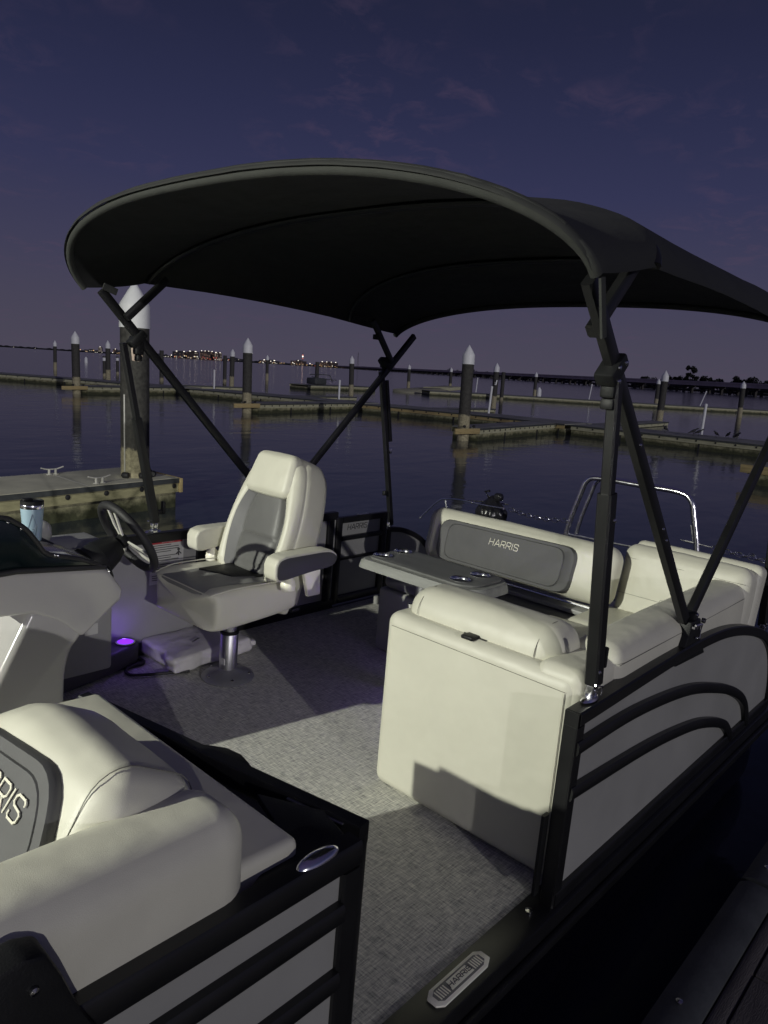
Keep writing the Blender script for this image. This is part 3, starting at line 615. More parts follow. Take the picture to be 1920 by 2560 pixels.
sweep(bm, [(4.45, 0.73, 0.70), (4.45, 0.54, 0.695)], 0.007); sweep(bm, [(4.45, 0.70, 0.70), (4.45, 0.61, 0.697)], 0.016); part('gate_chain', bm, chrome)

# ---- helm console
T = bmn(); prism(T, [(0.985, 0.66), (1.20, 0.60), (1.165, 0.525), (1.125, 0.475), (1.108, 0.40), (1.105, 0.30), (1.105, 0.004), (0.66, 0.004)], 'y', 1.621, 2.42, 0.026, 5); prism(T, [(0.62, 0.62), (1.0, 0.62), (0.9, 0.004), (0.5, 0.004)], 'y', 1.98, 2.40, 0.03, 4)
con = part('console_body', T, gelcoat, label='glossy grey moulded helm console')
bm = bmn(); prism(bm, [(0.80, 0.80), (0.925, 0.803), (1.225, 0.776), (1.262, 0.762), (1.322, 0.675), (1.315, 0.640), (1.201, 0.55), (1.165, 0.52), (1.08, 0.60), (0.99, 0.645), (0.84, 0.655)], 'y', 1.615, 2.42, 0.022, 4); part('console_shoulder', bm, gelcoat, con)
fair = [(0.78, 0.80), (0.93, 0.806), (1.25, 0.780), (1.207, 0.800), (1.141, 0.826), (1.07, 0.842), (1.027, 0.862), (0.997, 0.903), (0.965, 0.946), (0.921, 0.978), (0.89, 0.992), (0.78, 1.0)]
bm = bmn(); prism(bm, fair, 'y', 1.60, 1.88, 0.012, 3); part('dash_fairing', bm, glossb, con)
bm = bmn(); prism(bm, [(0.80, 0.79), (1.20, 0.775), (1.18, 0.815), (1.06, 0.83), (0.9, 0.835), (0.80, 0.85)], 'y', 1.88, 2.42, 0.01, 2); part('dash_top', bm, blackp, con)
bm = bmn(); sweep(bm, [(0.78, 1.592, 0.806), (0.93, 1.592, 0.812), (1.24, 1.60, 0.782)], 0.02, 0.02); sweep(bm, smoothpath([(0.78, 1.60, 1.002), (0.89, 1.60, 0.996), (0.93, 1.60, 0.976), (0.967, 1.60, 0.946), (1.0, 1.60, 0.90), (1.035, 1.60, 0.856), (1.14, 1.60, 0.825), (1.22, 1.60, 0.79)], 4), 0.016); part('dash_edge_trim', bm, rubber, con)
bm = bmn()
for x, z in ((1.055, 0.86), (1.066, 0.858), (0.945, 0.965), (0.905, 0.990)): lathe(bm, [(0.004, 0), (0.003, 0.003), (0.001, 0.004)], (x, 1.593, z - 0.01), 8, Matrix.Rotation(R(90), 4, 'X'))
fins('screw', bm, steelm, con)
# foot well side and step with lit cup holder
bm = bmn(); box(bm, 1.09, 1.575, 2.18, 2.45, 0.10, 0.70, 0.02); part('footwell_box', bm, greyl, con)
bm = bmn(); box(bm, 1.44, 1.50, 2.176, 2.179, 0.29, 0.34); part('sticker', bm, paper, con)
bm = bmn(); prism(bm, [(1.09, 2.17), (1.62, 2.30), (1.80, 2.36), (1.83, 2.40), (1.83, 2.455), (1.09, 2.455)], 'z', 0.004, 0.112, 0.018, 3); stp = part('step_box', bm, mat('dark_grey_plastic', (0.06, 0.06, 0.065), 0.5), con)
bm = bmn(); lathe(bm, [(0.036, -0.01), (0.040, 0.0), (0.046, 0.002), (0.048, 0.006), (0.040, 0.008), (0.036, 0.002)], (1.758, 2.405, 0.113), 32); part('cup_holder_rim', bm, chrome, con)
bm = bmn(); lathe(bm, [(0.001, 0.001), (0.030, 0.0015), (0.0355, 0.004), (0.037, 0.007)], (1.758, 2.405, 0.113), 32); part('led_ring', bm, led, con)
# steering column and wheel
wc = Vector((1.517, 1.985, 0.765)); b30 = R(30)
Rw = Matrix(((-math.sin(b30), 0, math.cos(b30)), (0, 1, 0), (math.cos(b30), 0, math.sin(b30)))).to_4x4()   # local x = up in plane, y = across, z = toward driver
nz = Vector((math.cos(b30), 0, math.sin(b30))); Tw = Matrix.Translation(wc) @ Rw
Tc = Matrix.Translation(wc - nz * 0.27) @ Vector((0, 0, 1)).rotation_difference(nz).to_matrix().to_4x4()
bm = bmn(); prof = [(0.092, -0.02)]
for k in range(9): prof += [(0.090 - 0.001 * k, 0.012 * k), (0.080 - 0.001 * k, 0.012 * k + 0.006)]
prof += [(0.075, 0.13), (0.072, 0.15)]
lathe(bm, prof, mtx=Tc, seg=36); lathe(bm, [(0.074, 0.15), (0.062, 0.20), (0.045, 0.235), (0.03, 0.24)], mtx=Tc, seg=36); part('steering_column', bm, blackp, con)
bm = bmn(); prism(bm, [(1.24, 0.76), (1.33, 0.72), (1.42, 0.66), (1.40, 0.58), (1.32, 0.50), (1.25, 0.60)], 'y', 1.86, 2.10, 0.02, 3); part('column_cover', bm, blackp, con)
bm = bmn(); lathe(bm, [(0.034, 0), (0.036, 0.01), (0.03, 0.016), (0.026, 0.016)], (1.39, 1.90, 0.655), 24, Matrix.Rotation(R(-60), 4, 'Y').inverted()); part('ignition_ring', bm, chrome, con)
bm = bmn(); lathe(bm, [(0.026, 0.0), (0.025, 0.02), (0.012, 0.026)], (1.392, 1.90, 0.656), 20, Matrix.Rotation(R(60), 4, 'Y')); part('ignition_knob', bm, blackp, con)
bm = bmn()
rim = [Tw @ Vector((0.165 * math.cos(a), 0.165 * math.sin(a), 0.02)) for a in [2 * math.pi * k / 48 for k in range(48)]]
sweep(bm, rim, 0.036, seg=14, closed=True, up=tuple(nz))
for a in (R(28), R(-28), R(150), R(210)):
    sweep(bm, [Tw @ Vector((0.164 * math.cos(a + e), 0.164 * math.sin(a + e), 0.02)) for e in (-0.012, 0.012)], 0.0385, seg=14, up=tuple(nz))
part('steering_wheel_rim', bm, rubber, con)
bm = bmn()
for a0 in (0, 122, -122):
    for s in (-1, 1):
        a = R(a0); dirv = Vector((math.cos(a), math.sin(a), 0)); sd2 = Vector((-math.sin(a), math.cos(a), 0))
        p0 = dirv * 0.02 + sd2 * s * 0.008; p1 = dirv * 0.075 + sd2 * s * 0.020 + Vector((0, 0, 0.005)); p2 = dirv * 0.155 + sd2 * s * 0.026 + Vector((0, 0, 0.018))
        sweep(bm, [Tw @ p0, Tw @ p1, Tw @ p2], 0.014, 0.008, up=tuple(nz), rect=True)
part('steering_wheel_spokes', bm, cleatm, con)
bm = bmn(); lathe(bm, [(0.03, -0.02), (0.032, 0.002), (0.026, 0.012), (0.005, 0.015)], mtx=Tw, seg=24); part('steering_wheel_hub', bm, blackp, con)
bm = bmn(); pillow(bm, (1.27, 2.28, 0.765), (0.06, 0.055, 0.05), 0.04); part('throttle_control', bm, greyl, con)

# ---- LED courtesy lights (purple)
def pl_light(name, loc, p, r=0.02):
    d = bpy.data.lights.new(name, 'POINT'); d.energy = p; d.color = (0.26, 0.12, 1.0); d.shadow_soft_size = r
    o = bpy.data.objects.new(name, d); COL.objects.link(o); o.location = BOAT @ Vector(loc)
pl_light('cup_holder_led', (1.758, 2.36, 0.20), 0.22, 0.03)
pl_light('courtesy_led', (2.75, 0.87, 0.30), 1.3, 0.03)
bm = bmn(); lathe(bm, [(0.018, 0), (0.018, 0.006), (0.012, 0.009)], (2.75, 0.781, 0.30), 18, Matrix.Rotation(R(-90), 4, 'X')); part('courtesy_lens', bm, led, pl)

# ================================================================== HELM CHAIR
CY = 1.975
chair = thing('helm_chair', 'high-backed cream and grey captain chair on a single pedestal', 'chair', (2.075, CY, 0), boat=True)
bm = bmn(); lathe(bm, [(0.128, 0.003), (0.130, 0.010), (0.118, 0.020), (0.085, 0.034), (0.052, 0.046), (0.046, 0.052)], (2.075, CY, 0), 48)
ped_base = fin('pedestal_base', bm, mat('dark_cast_aluminium', (0.26, 0.26, 0.28), 0.38, metal=0.5, var=0.1, vscale=20), chair)
bm = bmn()
for k in range(5): a = R(30 + 72 * k); lathe(bm, [(0.009, 0), (0.009, 0.006), (0.003, 0.010)], (2.075 + 0.105 * math.cos(a), CY + 0.105 * math.sin(a), 0.021), 10)
fins('base_bolt', bm, steelm, ped_base)
bm = bmn(); lathe(bm, [(0.044, 0.045), (0.044, 0.235), (0.040, 0.24)], (2.075, CY, 0), 40); lathe(bm, [(0.036, 0.24), (0.036, 0.36)], (2.075, CY, 0), 40); ped = fin('pedestal_post', bm, satin, chair)
bm = bmn(); lathe(bm, [(0.0455, 0.232), (0.047, 0.236), (0.047, 0.246), (0.038, 0.248)], (2.075, CY, 0), 36); fin('post_collar', bm, blackp, ped)
bm = bmn()
for k in range(4): pass
box(bm, 2.025, 2.031, CY - 0.034, CY - 0.010, 0.085, 0.115); fin('post_sticker', bm, paper, ped)
bm = bmn(); box(bm, 1.93, 2.22, CY - 0.14, CY + 0.14, 0.335, 0.36, 0.006); sweep(bm, [(2.2, CY - 0.1, 0.345), (2.36, CY - 0.12, 0.335)], 0.014); pillow(bm, (2.38, CY - 0.125, 0.33), (0.03, 0.012, 0.012), 0.01); fin('swivel_plate', bm, blackm, chair)
def loft_seat():
    bm = bmn(); rings = []
    # rings along x (front to back); cross-section in y,z
    secs = [(1.775, 0.215, 0.385, 0.500, 0.0), (1.785, 0.245, 0.365, 0.520, 0.002), (1.83, 0.258, 0.355, 0.535, 0.006), (1.95, 0.262, 0.362, 0.528, 0.018), (2.08, 0.262, 0.370, 0.512, 0.026), (2.20, 0.258, 0.378, 0.502, 0.028), (2.28, 0.250, 0.385, 0.50, 0.022), (2.31, 0.235, 0.40, 0.485, 0.01)]
    for x, w, z0, z1, bo in secs:
        ring = []; n = 10
        prof = []
        for k in range(n + 1):           # bottom left->right
            t = -1 + 2 * k / n; prof.append((t * (w - 0.03), z0))
        prof += [(w - 0.01, z0 + 0.01), (w, z0 + 0.04), (w + 0.002, (z0 + z1) / 2), (w, z1 - 0.03), (w - 0.010, z1 - 0.006 + bo * .8), (w - 0.03, z1 + 0.006 + bo)]
        for k in range(1, 12):           # top right->left with raised bolsters
            t = 1 - 2 * k / 12; y = t * (w - 0.03); bol = max(0.0, (abs(t) - 0.52) / 0.48); prof.append((y, z1 - 0.012 + 0.006 * (1 - t * t) + bo * math.sin(min(1, bol * 1.3) * math.pi / 2) + (0.018 * bol ** .5 if bol > 0 else 0)))
        prof += [(-(w - 0.03), z1 + 0.006 + bo), (-(w - 0.010), z1 - 0.006 + bo * .8), (-w, z1 - 0.03), (-(w + 0.002), (z0 + z1) / 2), (-w, z0 + 0.04), (-(w - 0.01), z0 + 0.01)]
        rings.append([bm.verts.new((x + (0.03 if (abs(p[0]) > w - 0.02 and x < 1.8) else 0), CY + p[0], p[1])) for p in prof])
    m = len(rings[0])
    for i in range(len(rings) - 1):
        for k in range(m): bm.faces.new((rings[i][k], rings[i][(k + 1) % m], rings[i + 1][(k + 1) % m], rings[i + 1][k]))
    bm.faces.new(rings[0]); bm.faces.new(rings[-1][::-1])
    return bm
seat = fin('seat', loft_seat(), cream, chair, angle=50); sm = seat.modifiers.new('s', 'SUBSURF'); sm.levels = 2; sm.render_levels = 2
# grey centre panel and dark fold
bm = bmn(); pillow(bm, (2.00, CY - 0.005, 0.518), (0.212, 0.175, 0.018), 0.016, (0, 0, 0.006)); fin('seat_centre_panel', bm, mat('seat_grey_vinyl', (0.22, 0.22, 0.215), 0.45, var=0.05, vscale=6, bump=0.0004, bscale=700, bump2=0.006, b2scale=7), seat)
bm = bmn(); g = [(2.04, 0.5385), (2.14, 0.5375), (2.24, 0.537)]
prism(bm, [(2.03, CY - 0.06), (1.97, CY + 0.13), (2.16, CY + 0.135), (2.24, CY + 0.06), (2.26, CY - 0.13), (2.12, CY - 0.12)], 'z', 0.530, 0.546, 0.005); fin('dark_seat_flap', bm, blackp, seat)
bm = bmn()
for s in (-1, 1): sweep(bm, smoothpath([(1.80, CY + s * 0.225, 0.530), (1.90, CY + s * 0.243, 0.548), (2.05, CY + s * 0.247, 0.548), (2.18, CY + s * 0.245, 0.543), (2.27, CY + s * 0.24, 0.535)], 5), 0.006)
sweep(bm, [(1.797, CY - 0.225, 0.528), (1.79, CY - 0.12, 0.531), (1.788, CY, 0.533), (1.79, CY + .12, 0.531), (1.797, CY + 0.225, 0.528)], 0.005); fin('seat_piping', bm, cream, seat)
# back: s = height along the back, y across, f = forward
TH = R(19); OB = Vector((2.155, CY, 0.445))
def BP(y, s, f): return OB + Vector((math.sin(TH) * s - math.cos(TH) * f + 0.55 * max(0, 0.10 - s), y, math.cos(TH) * s + math.sin(TH) * f))
hw = [(-0.10, .17), (-0.09, .20), (-0.05, .215), (0.0, .220), (0.06, .235), (0.15, .243), (0.25, .250), (0.36, .246), (0.46, .232), (0.55, .209), (0.62, .183), (0.665, .155), (0.69, .115), (0.697, .05)]
def W(s, tab):
    for (a, va), (b, vb) in zip(tab, tab[1:]):
        if a <= s <= b: t = (s - a) / (b - a); return va + (vb - va) * t
    return tab[-1][1] if s > tab[-1][0] else tab[0][1]
def outline(tab, inset=0.0, sh=0.0):
    R_ = [(w - inset, s - (inset if i > len(tab) - 4 else 0) + (inset if i == 0 else 0) + sh) for i, (s, w) in enumerate(tab)]
    P_ = [Vector((a, b, 0)) for a, b in R_]; P_ = smoothpath(P_, 3)
    return [(p.x, p.y) for p in P_] + [(-p.x, p.y) for p in reversed(P_)]
bm = bmn(); rings = []
lower = lambda y, s, f: BP(y, s, f)
for ins, f, dz in ((0.028, 0.012, 0), (0.010, 0.004, 0), (0.0, -0.012, 0), (0.0, -0.08, -0.02), (0.003, -0.125, -0.05), (0.018, -0.158, -0.07), (0.06, -0.178, -0.06)):
    rings.append([bm.verts.new(BP(y, s + (dz * max(0, 1 - s / 0.3) if s > 0.02 else 0), f * (0.55 + 0.45 * min(1, s / 0.15)) if f < 0 and s < 0.15 else f)) for y, s in outline(hw, ins)])
m = len(rings[0])
for i in range(len(rings) - 1):
    for k in range(m): bm.faces.new((rings[i][k], rings[i][(k + 1) % m], rings[i + 1][(k + 1) % m], rings[i + 1][k]))
bm.faces.new(rings[0]); bm.faces.new(rings[-1][::-1])
back = fin('backrest', bm, cream, chair, angle=60)
inner = [(0.02, .125), (0.10, .148), (0.22, .176), (0.34, .180), (0.42, .162), (0.50, .125), (0.56, .10), (0.60, .085), (0.62, .075), (0.63, .06), (0.635, .03)]
bm = bmn(); O1 = outline([(-0.04, .20), (0.06, .235)] + hw[5:], 0.006); I1 = outline(inner); m = len(O1); prof = [(0.0, 0.006), (0.04, 0.030), (0.18, 0.052), (0.45, 0.060), (0.75, 0.055), (0.93, 0.036), (1.0, 0.006)]
rings = [[bm.verts.new(BP(O1[k][0] * (1 - a) + I1[k][0] * a, O1[k][1] * (1 - a) + I1[k][1] * a, f)) for k in range(m)] for a, f in prof]
for i in range(len(rings) - 1):
    for k in range(m - 1): bm.faces.new((rings[i][k], rings[i][k + 1], rings[i + 1][k + 1], rings[i + 1][k]))
fin('side_bolsters', bm, cream, back, angle=70)
# dark inner border and grey centre
bm = bmn(); I2 = outline([(s, w + 0.012) for s, w in inner]); I3 = outline([(s, w * 0.76) for s, w in inner])
r1 = [bm.verts.new(BP(y, s, 0.052)) for y, s in I2]; r2 = [bm.verts.new(BP(y, s, 0.012)) for y, s in I3]; r0 = [bm.verts.new(BP(y, s, 0.0)) for y, s in I2]
for k in range(len(r1) - 1): bm.faces.new((r1[k], r1[k + 1], r2[k + 1], r2[k])); bm.faces.new((r0[k], r0[k + 1], r1[k + 1], r1[k]))
fin('grey_inner_border', bm, greyv, back)
bm = bmn(); NS, NY = 44, 14; grid = []
for i in range(NS + 1):
    s = 0.0 + 0.50 * i / NS; w = W(s, [(a, b * 0.80) for a, b in inner]); row = []
    for j in range(NY + 1):
        t = -1 + 2 * j / NY; seam = min(abs(s - 0.27), abs(s - 0.12)); f = 0.020 + 0.014 * (1 - t ** 4) - 0.009 * math.exp(-(seam / 0.006) ** 2) + 0.006 * math.sin(math.pi * ((s / 0.27) % 1 if s < 0.27 else (s - 0.27) / 0.25))
        if abs(t) > 0.99: f = 0.008
        row.append(bm.verts.new(BP(t * w, s, f)))
    grid.append(row)
for i in range(NS):
    for j in range(NY): bm.faces.new((grid[i][j], grid[i + 1][j], grid[i + 1][j + 1], grid[i][j + 1]))
fin('grey_centre_panel', bm, mat('mid_grey_vinyl', (0.125, 0.125, 0.122), 0.45, var=0.05, vscale=6, bump=0.0004, bscale=700, bump2=0.004, b2scale=9), back, angle=60)
bm = bmn(); Th = Matrix(((-math.cos(TH), 0, math.sin(TH)), (0, 1, 0), (math.sin(TH), 0, math.cos(TH)))).to_4x4()
t = bmesh.new(); pillow(t, (0, 0, 0), (0.040, 0.168, 0.108), 0.036, (0.008, 0, 0.004))
for v in t.verts:
    k = (v.co.z + 0.105) / 0.21; v.co.y *= 1.0 - 0.22 * max(0, k - 0.15) ** 1.5 - 0.10 * max(0, 0.2 - k) * 3
    v.co.x += 0.006 * (1 - k)
t.transform(Matrix.Translation(BP(0, 0.585, 0.036)) @ Th); join(bm, t)
fin('headrest', bm, cream, back, angle=60)
ux = Vector((0, -1, 0)); uz = Vector((math.sin(TH), 0, math.cos(TH)))
bm = bmn(); lettering(bm, BP(0.0, 0.60, 0.0840), ux, uz, 0.018, wgt=0.12, lift=0.0004); fin('embossed_logo', bm, cream, back)
def arm(yc, outer):
    rt = [(2.055, 0.588), (2.045, 0.61), (2.045, 0.66), (2.06, 0.688), (2.10, 0.700), (2.33, 0.702), (2.39, 0.696), (2.425, 0.672), (2.43, 0.65), (2.415, 0.623), (2.38, 0.611), (2.25, 0.602), (2.09, 0.582)]
    bm = bmn(); prism(bm, rt, 'y', yc - 0.044, yc + 0.044, 0.016, 4); a = fin('armrest', bm, cream, chair)
    if outer == -1: a['label'] = 'nearer cream armrest with a dark outer face'
    y0 = yc + outer * 0.0465; y1 = yc + outer * 0.0400
    ip = [(x * 0.94 + 2.245 * 0.06 if False else (x - 2.245) * 0.95 + 2.247, (z - 0.64) * 0.86 + 0.638) for x, z in rt]
    bm = bmn(); prism(bm, rounded_poly(ip, 0.02, 2), 'y', min(y0, y1), max(y0, y1), 0.001); fin('armrest_side_panel', bm, mat('charcoal_vinyl', (0.05, 0.05, 0.055), 0.5, bump=0.0004, bscale=700), a)
    bm = bmn(); lathe(bm, [(0.034, 0.0), (0.036, 0.02), (0.030, 0.045), (0.016, 0.058), (0.012, 0.075)], (2.17, yc - outer * 0.01, 0.52), 24); prism(bm, [(2.30, 0.46), (2.38, 0.46), (2.37, 0.60), (2.26, 0.60)], 'y', yc - 0.012 - outer * .02, yc + 0.012 - outer * .02, 0.006); fin('arm_bracket', bm, white, a)
arm(CY - 0.315, -1); arm(CY + 0.315, 1)

# ================================================================== TABLE
tab = thing('pedestal_table', 'grey removable table with four chrome cup holders in front of the stern bench', 'table', (2.68, 1.22, 0), boat=True)
bm = bmn(); out = rounded_poly([(2.505, 1.565), (2.505, 0.93), (2.585, 0.865), (2.80, 0.865), (2.875, 0.94), (2.875, 1.565)], 0.045)
n = len(out); cx_, cy_ = 2.69, 1.215
rs = [(1.0, 0.612), (1.0, 0.616), (0.965, 0.645), (0.945, 0.652), (0.93, 0.650), (0.92, 0.655)]
rings = [[bm.verts.new((cx_ + (x - cx_) * f, cy_ + (y - cy_) * (1 - (1 - f) * 0.55), z)) for x, y in out] for f, z in rs]
for i in range(len(rings) - 1):
    for k in range(n): bm.faces.new((rings[i][k], rings[i][(k + 1) % n], rings[i + 1][(k + 1) % n], rings[i + 1][k]))
bm.faces.new(rings[0][::-1]); bm.faces.new(rings[-1]); ttop = fin('tabletop', bm, tablem, tab, angle=30)
HOLES = ((2.615, 1.49), (2.765, 1.49), (2.615, 1.015), (2.755, 1.005))
bm = bmn(); prism(bm, rounded_poly([(2.545, 1.53), (2.545, 0.965), (2.60, 0.905), (2.79, 0.905), (2.835, 0.96), (2.835, 1.53)], 0.05), 'z', 0.655, 0.667, 0.005, 2); tins = fin('dark_top_inset', bm, tabled, ttop)
cut = bmn()
for x, y in HOLES: lathe(cut, [(0.0415, 0.5), (0.0415, 0.8)], (x, y, 0), 40)
bmesh.ops.recalc_face_normals(cut, faces=cut.faces); cut.transform(BASE[tab.name]); cme = bpy.data.meshes.new('cut'); cut.to_mesh(cme); cut.free(); cob = bpy.data.objects.new('cut', cme); COL.objects.link(cob); cob.matrix_world = tab.matrix_world
bpy.context.view_layer.update()
for o_ in (ttop, tins):
    md = o_.modifiers.new('b', 'BOOLEAN'); md.operation = 'DIFFERENCE'; md.solver = 'EXACT'; md.object = cob
    bpy.context.view_layer.update(); nm_ = bpy.data.meshes.new_from_object(o_.evaluated_get(bpy.context.evaluated_depsgraph_get())); o_.modifiers.clear(); o_.data = nm_
bpy.data.objects.remove(cob)
for x, y in HOLES:
    bm = bmn(); lathe(bm, [(0.001, 0.585), (0.033, 0.588), (0.036, 0.60), (0.0405, 0.664), (0.047, 0.668), (0.048, 0.671), (0.044, 0.673), (0.0395, 0.668), (0.0365, 0.66)], (x, y, 0), 40); fin('cup_holder', bm, chrome, tab)
bm = bmn(); lathe(bm, [(0.036, 0.0), (0.036, 0.60)], (2.68, 1.27, 0), 32); lathe(bm, [(0.09, 0.002), (0.09, 0.01), (0.04, 0.03)], (2.68, 1.27, 0), 32); fin('table_leg', bm, satin, tab)

# ================================================================== BIMINI TOP
bim = thing('bimini_top', 'black canvas bimini canopy on folding black square-tube bows', 'canopy', (2.75, 1.27, 0.62), boat=True)
YC, HW = 1.335, 1.302
def arcf(t): return max(0.0, 1 - abs(t) ** 2.5) ** 0.5
def bow_pt(k, t):
    y = YC + HW * t; f = arcf(t)
    return {0: Vector((2.75 - (1.125 + 0.272 * f) * 0.983, y, 0.70 + 1.125 + 0.272 * f)),
            1: Vector((1.955 + 0.20 * f, y, 1.885 + 0.30 * f)),
            2: Vector((3.40 - 0.10 * f, y, 1.845 + 0.33 * f)),
            3: Vector((2.75 + (1.11 + 0.24 * f) * 0.99, y, 0.70 + 1.11 + 0.24 * f))}[k]
TS = [math.sin(math.pi / 2 * (-1 + 2 * i / 48)) for i in range(49)]
bm = bmn(); rows = []
for seg_, (a, b_) in enumerate(((0, 1), (1, 2), (2, 3))):
    nn = 8
    for i in range(nn + (1 if seg_ == 2 else 0)):
        u = i / nn; row = []
        for t in TS:
            p = bow_pt(a, t).lerp(bow_pt(b_, t), u); sag = 4 * u * (1 - u) * (0.006 + 0.022 * arcf(t)) * (1.0 if seg_ == 0 else 0.35)
            p.z -= sag; p += Vector((0, 0, 0.004 * noise.noise(Vector((p.x * 3, p.y * 5, seg_)))))
            if abs(t) > 0.999 and seg_ == 1: p.z += 0.02 * 4 * u * (1 - u)
            row.append(p)
        rows.append(row)
up_ = [[bm.verts.new(p + Vector((0, 0, 0.004))) for p in r] for r in rows]; dn_ = [[bm.verts.new(p - Vector((0, 0, 0.002))) for p in r] for r in rows]
for G_, fl in ((up_, 1), (dn_, -1)):
    for i in range(len(G_) - 1):
        for j in range(len(TS) - 1):
            q = (G_[i][j], G_[i][j + 1], G_[i + 1][j + 1], G_[i + 1][j]); bm.faces.new(q[::fl])
for i in range(len(rows) - 1):
    for j in (0, len(TS) - 1): bm.faces.new((up_[i][j], up_[i + 1][j], dn_[i + 1][j], dn_[i][j]))
for i in (0, len(rows) - 1):
    for j in range(len(TS) - 1): bm.faces.new((up_[i][j], up_[i][j + 1], dn_[i][j + 1], dn_[i][j]))
can = fin('canopy', bm, canvas, bim, angle=75)
# front sleeve: binding band below, zip flap above
bm = bmn(); F0 = [bow_pt(0, t) for t in TS]; dfw = Vector((-0.70, 0, 0.714)); dn2 = Vector((-0.714, 0, -0.70))
sweep(bm, [p + Vector((0.006, 0, -0.004)) for p in F0], 0.030, 0.032, up=(-0.7, 0, 0.714), seg=10); fin('front_sleeve', bm, hemm, can, angle=70)
bm = bmn(); sweep(bm, [p + dfw * (0.016 + 0.0020 * noise.noise(Vector((i * .7, 0, 0)))) + Vector((0.002, 0, 0.0)) for i, p in enumerate(F0)], 0.030, 0.010, up=(-0.7, 0, 0.714), seg=8)
sweep(bm, [p + dfw * (0.022 + 0.004 * noise.noise(Vector((i * .9, 4, 0)))) + Vector((0.006, 0, 0.0)) for i, p in enumerate(F0[4:-4])], 0.012, 0.008, up=(-0.7, 0, 0.714), seg=6); fin('zip_flap', bm, canvas, can)
bm = bmn(); F3 = [bow_pt(3, t) for t in TS]; sweep(bm, [p + Vector((-0.01, 0, -0.012)) for p in F3], 0.034, 0.04, up=(0.7, 0, 0.7), seg=10); fin('rear_sleeve', bm, canvas, can, angle=70)
for k in (1, 2): bm = bmn(); sweep(bm, [bow_pt(k, t) + Vector((0, 0, -0.018)) for t in TS[1:-1]], 0.034, 0.028, up=(0, 0, 1), seg=10); fin('inner_bow', bm, blackm, can)
bm = bmn(); box(bm, 4.07, 4.11, 1.23, 1.27, 1.985, 2.02, 0.008); fin('strap_buckle', bm, blackp, can)
for y, s in ((0.055, 1), (2.492, -1)):
    near = s == 1; w = 0.045 if near else 0.040
    P0 = Vector((2.75, y, 0.70)); hubF = Vector((1.84, y, 1.61)); hubA = Vector((3.60, y, 1.60))
    if near: lab = ' on the near side'
    else: lab = ' on the far side'
    y2 = y + s * 0.036
    bm = bmn(); sweep(bm, [(2.70, y, 0.75), (1.66, y, 1.812)], w * 0.7, w, up=(0.7, 0, 0.7), rect=True, corner=0.3)
    mb = fin('main_bow_leg', bm, blackm, bim); mb['label'] = 'forward main bow leg' + lab
    bm = bmn()
    for q in (0.32, 0.36, 0.62): p = Vector((2.70, y, 0.75)).lerp(Vector((1.66, y, 1.812)), q); lathe(bm, [(0.006, 0), (0.005, 0.003), (0.001, 0.005)], (p.x, p.y - s * w * 0.35, p.z), 10, Matrix.Rotation(R(90 * s), 4, 'X'))
    fins('rivet', bm, steelm, mb)
    bm = bmn(); sweep(bm, [(2.79, y + s * 0.012, 0.745), (3.855, y + s * 0.012, 1.80)], w * 0.7, w, up=(-0.7, 0, 0.7), rect=True, corner=0.3); fin('aft_bow_leg', bm, blackm, bim)['label'] = 'aft main bow leg' + lab
    bm = bmn(); sweep(bm, [(1.775, y2, 1.70), (1.97, y2, 1.90)] if near else [(1.765, y2, 1.70), (1.97, y2, 1.90)], w * 0.7, w * 0.9, up=(-0.7, 0, 0.7), rect=True, corner=0.3); fin('secondary_bow_leg', bm, blackm, bim)
    bm = bmn(); sweep(bm, [(3.62, y2, 1.62), (3.42, y2, 1.86)], w * 0.7, w * 0.9, up=(0.7, 0, 0.7), rect=True, corner=0.3); fin('secondary_bow_leg', bm, blackm, bim)
    # forward support leg, telescoping
    fx = 1.985 if near else 1.965
    A = Vector((fx, y - s * 0.01, 0.695)); Bq = Vector((1.852 if near else 1.775, y - s * 0.01, 1.585)); mid = A.lerp(Bq, 0.655 if near else 0.60)
    bm = bmn(); sweep(bm, [A, mid], w * 0.95, w * 1.0, up=(1, 0, 0.1), rect=True, corner=0.25); sweep(bm, [mid - (Bq - A) * 0.02, Bq], w * 0.72, w * 0.75, up=(1, 0, 0.1), rect=True, corner=0.3)
    fl_ = fin('support_leg', bm, blackm, bim); fl_['label'] = 'telescoping forward support leg' + lab
    bm = bmn()
    for q in (0.05, 0.57): p = A.lerp(Bq, q); lathe(bm, [(0.007, 0), (0.006, 0.003), (0.001, 0.005)], (p.x + (-0.01 if q < .1 else 0.012), p.y - s * w * 0.48, p.z), 10, Matrix.Rotation(R(90 * s), 4, 'X'))
    fins('rivet', bm, steelm, fl_)
    bm = bmn(); box(bm, A.x - 0.004, A.x + 0.045, y - s * 0.018, y + s * 0.0, 0.735, 0.757, 0.003); box(bm, A.x + 0.036, A.x + 0.052, y - s * 0.022, y + s * 0.004, 0.735, 0.80, 0.004); fin('leg_clip', bm, blackp, fl_)
    # aft support leg
    A2 = Vector((3.80, y - s * 0.005, 0.50)); B2 = Vector((3.575, y - s * 0.005, 1.57)); C2 = A2.lerp(B2, 0.98)
    bm = bmn(); sweep(bm, [A2, C2], w * 0.8, w * 0.85, up=(1, 0, 0.1), rect=True, corner=0.25); sweep(bm, [A2.lerp(B2, 0.55) + Vector((0.045, 0, 0)), A2.lerp(B2, 0.93) + Vector((0.045, 0, 0))], w * 0.6, w * 0.6, up=(1, 0, 0.1), rect=True, corner=0.25)
    al_ = fin('aft_support_leg', bm, blackm, bim); al_['label'] = 'aft support leg' + lab
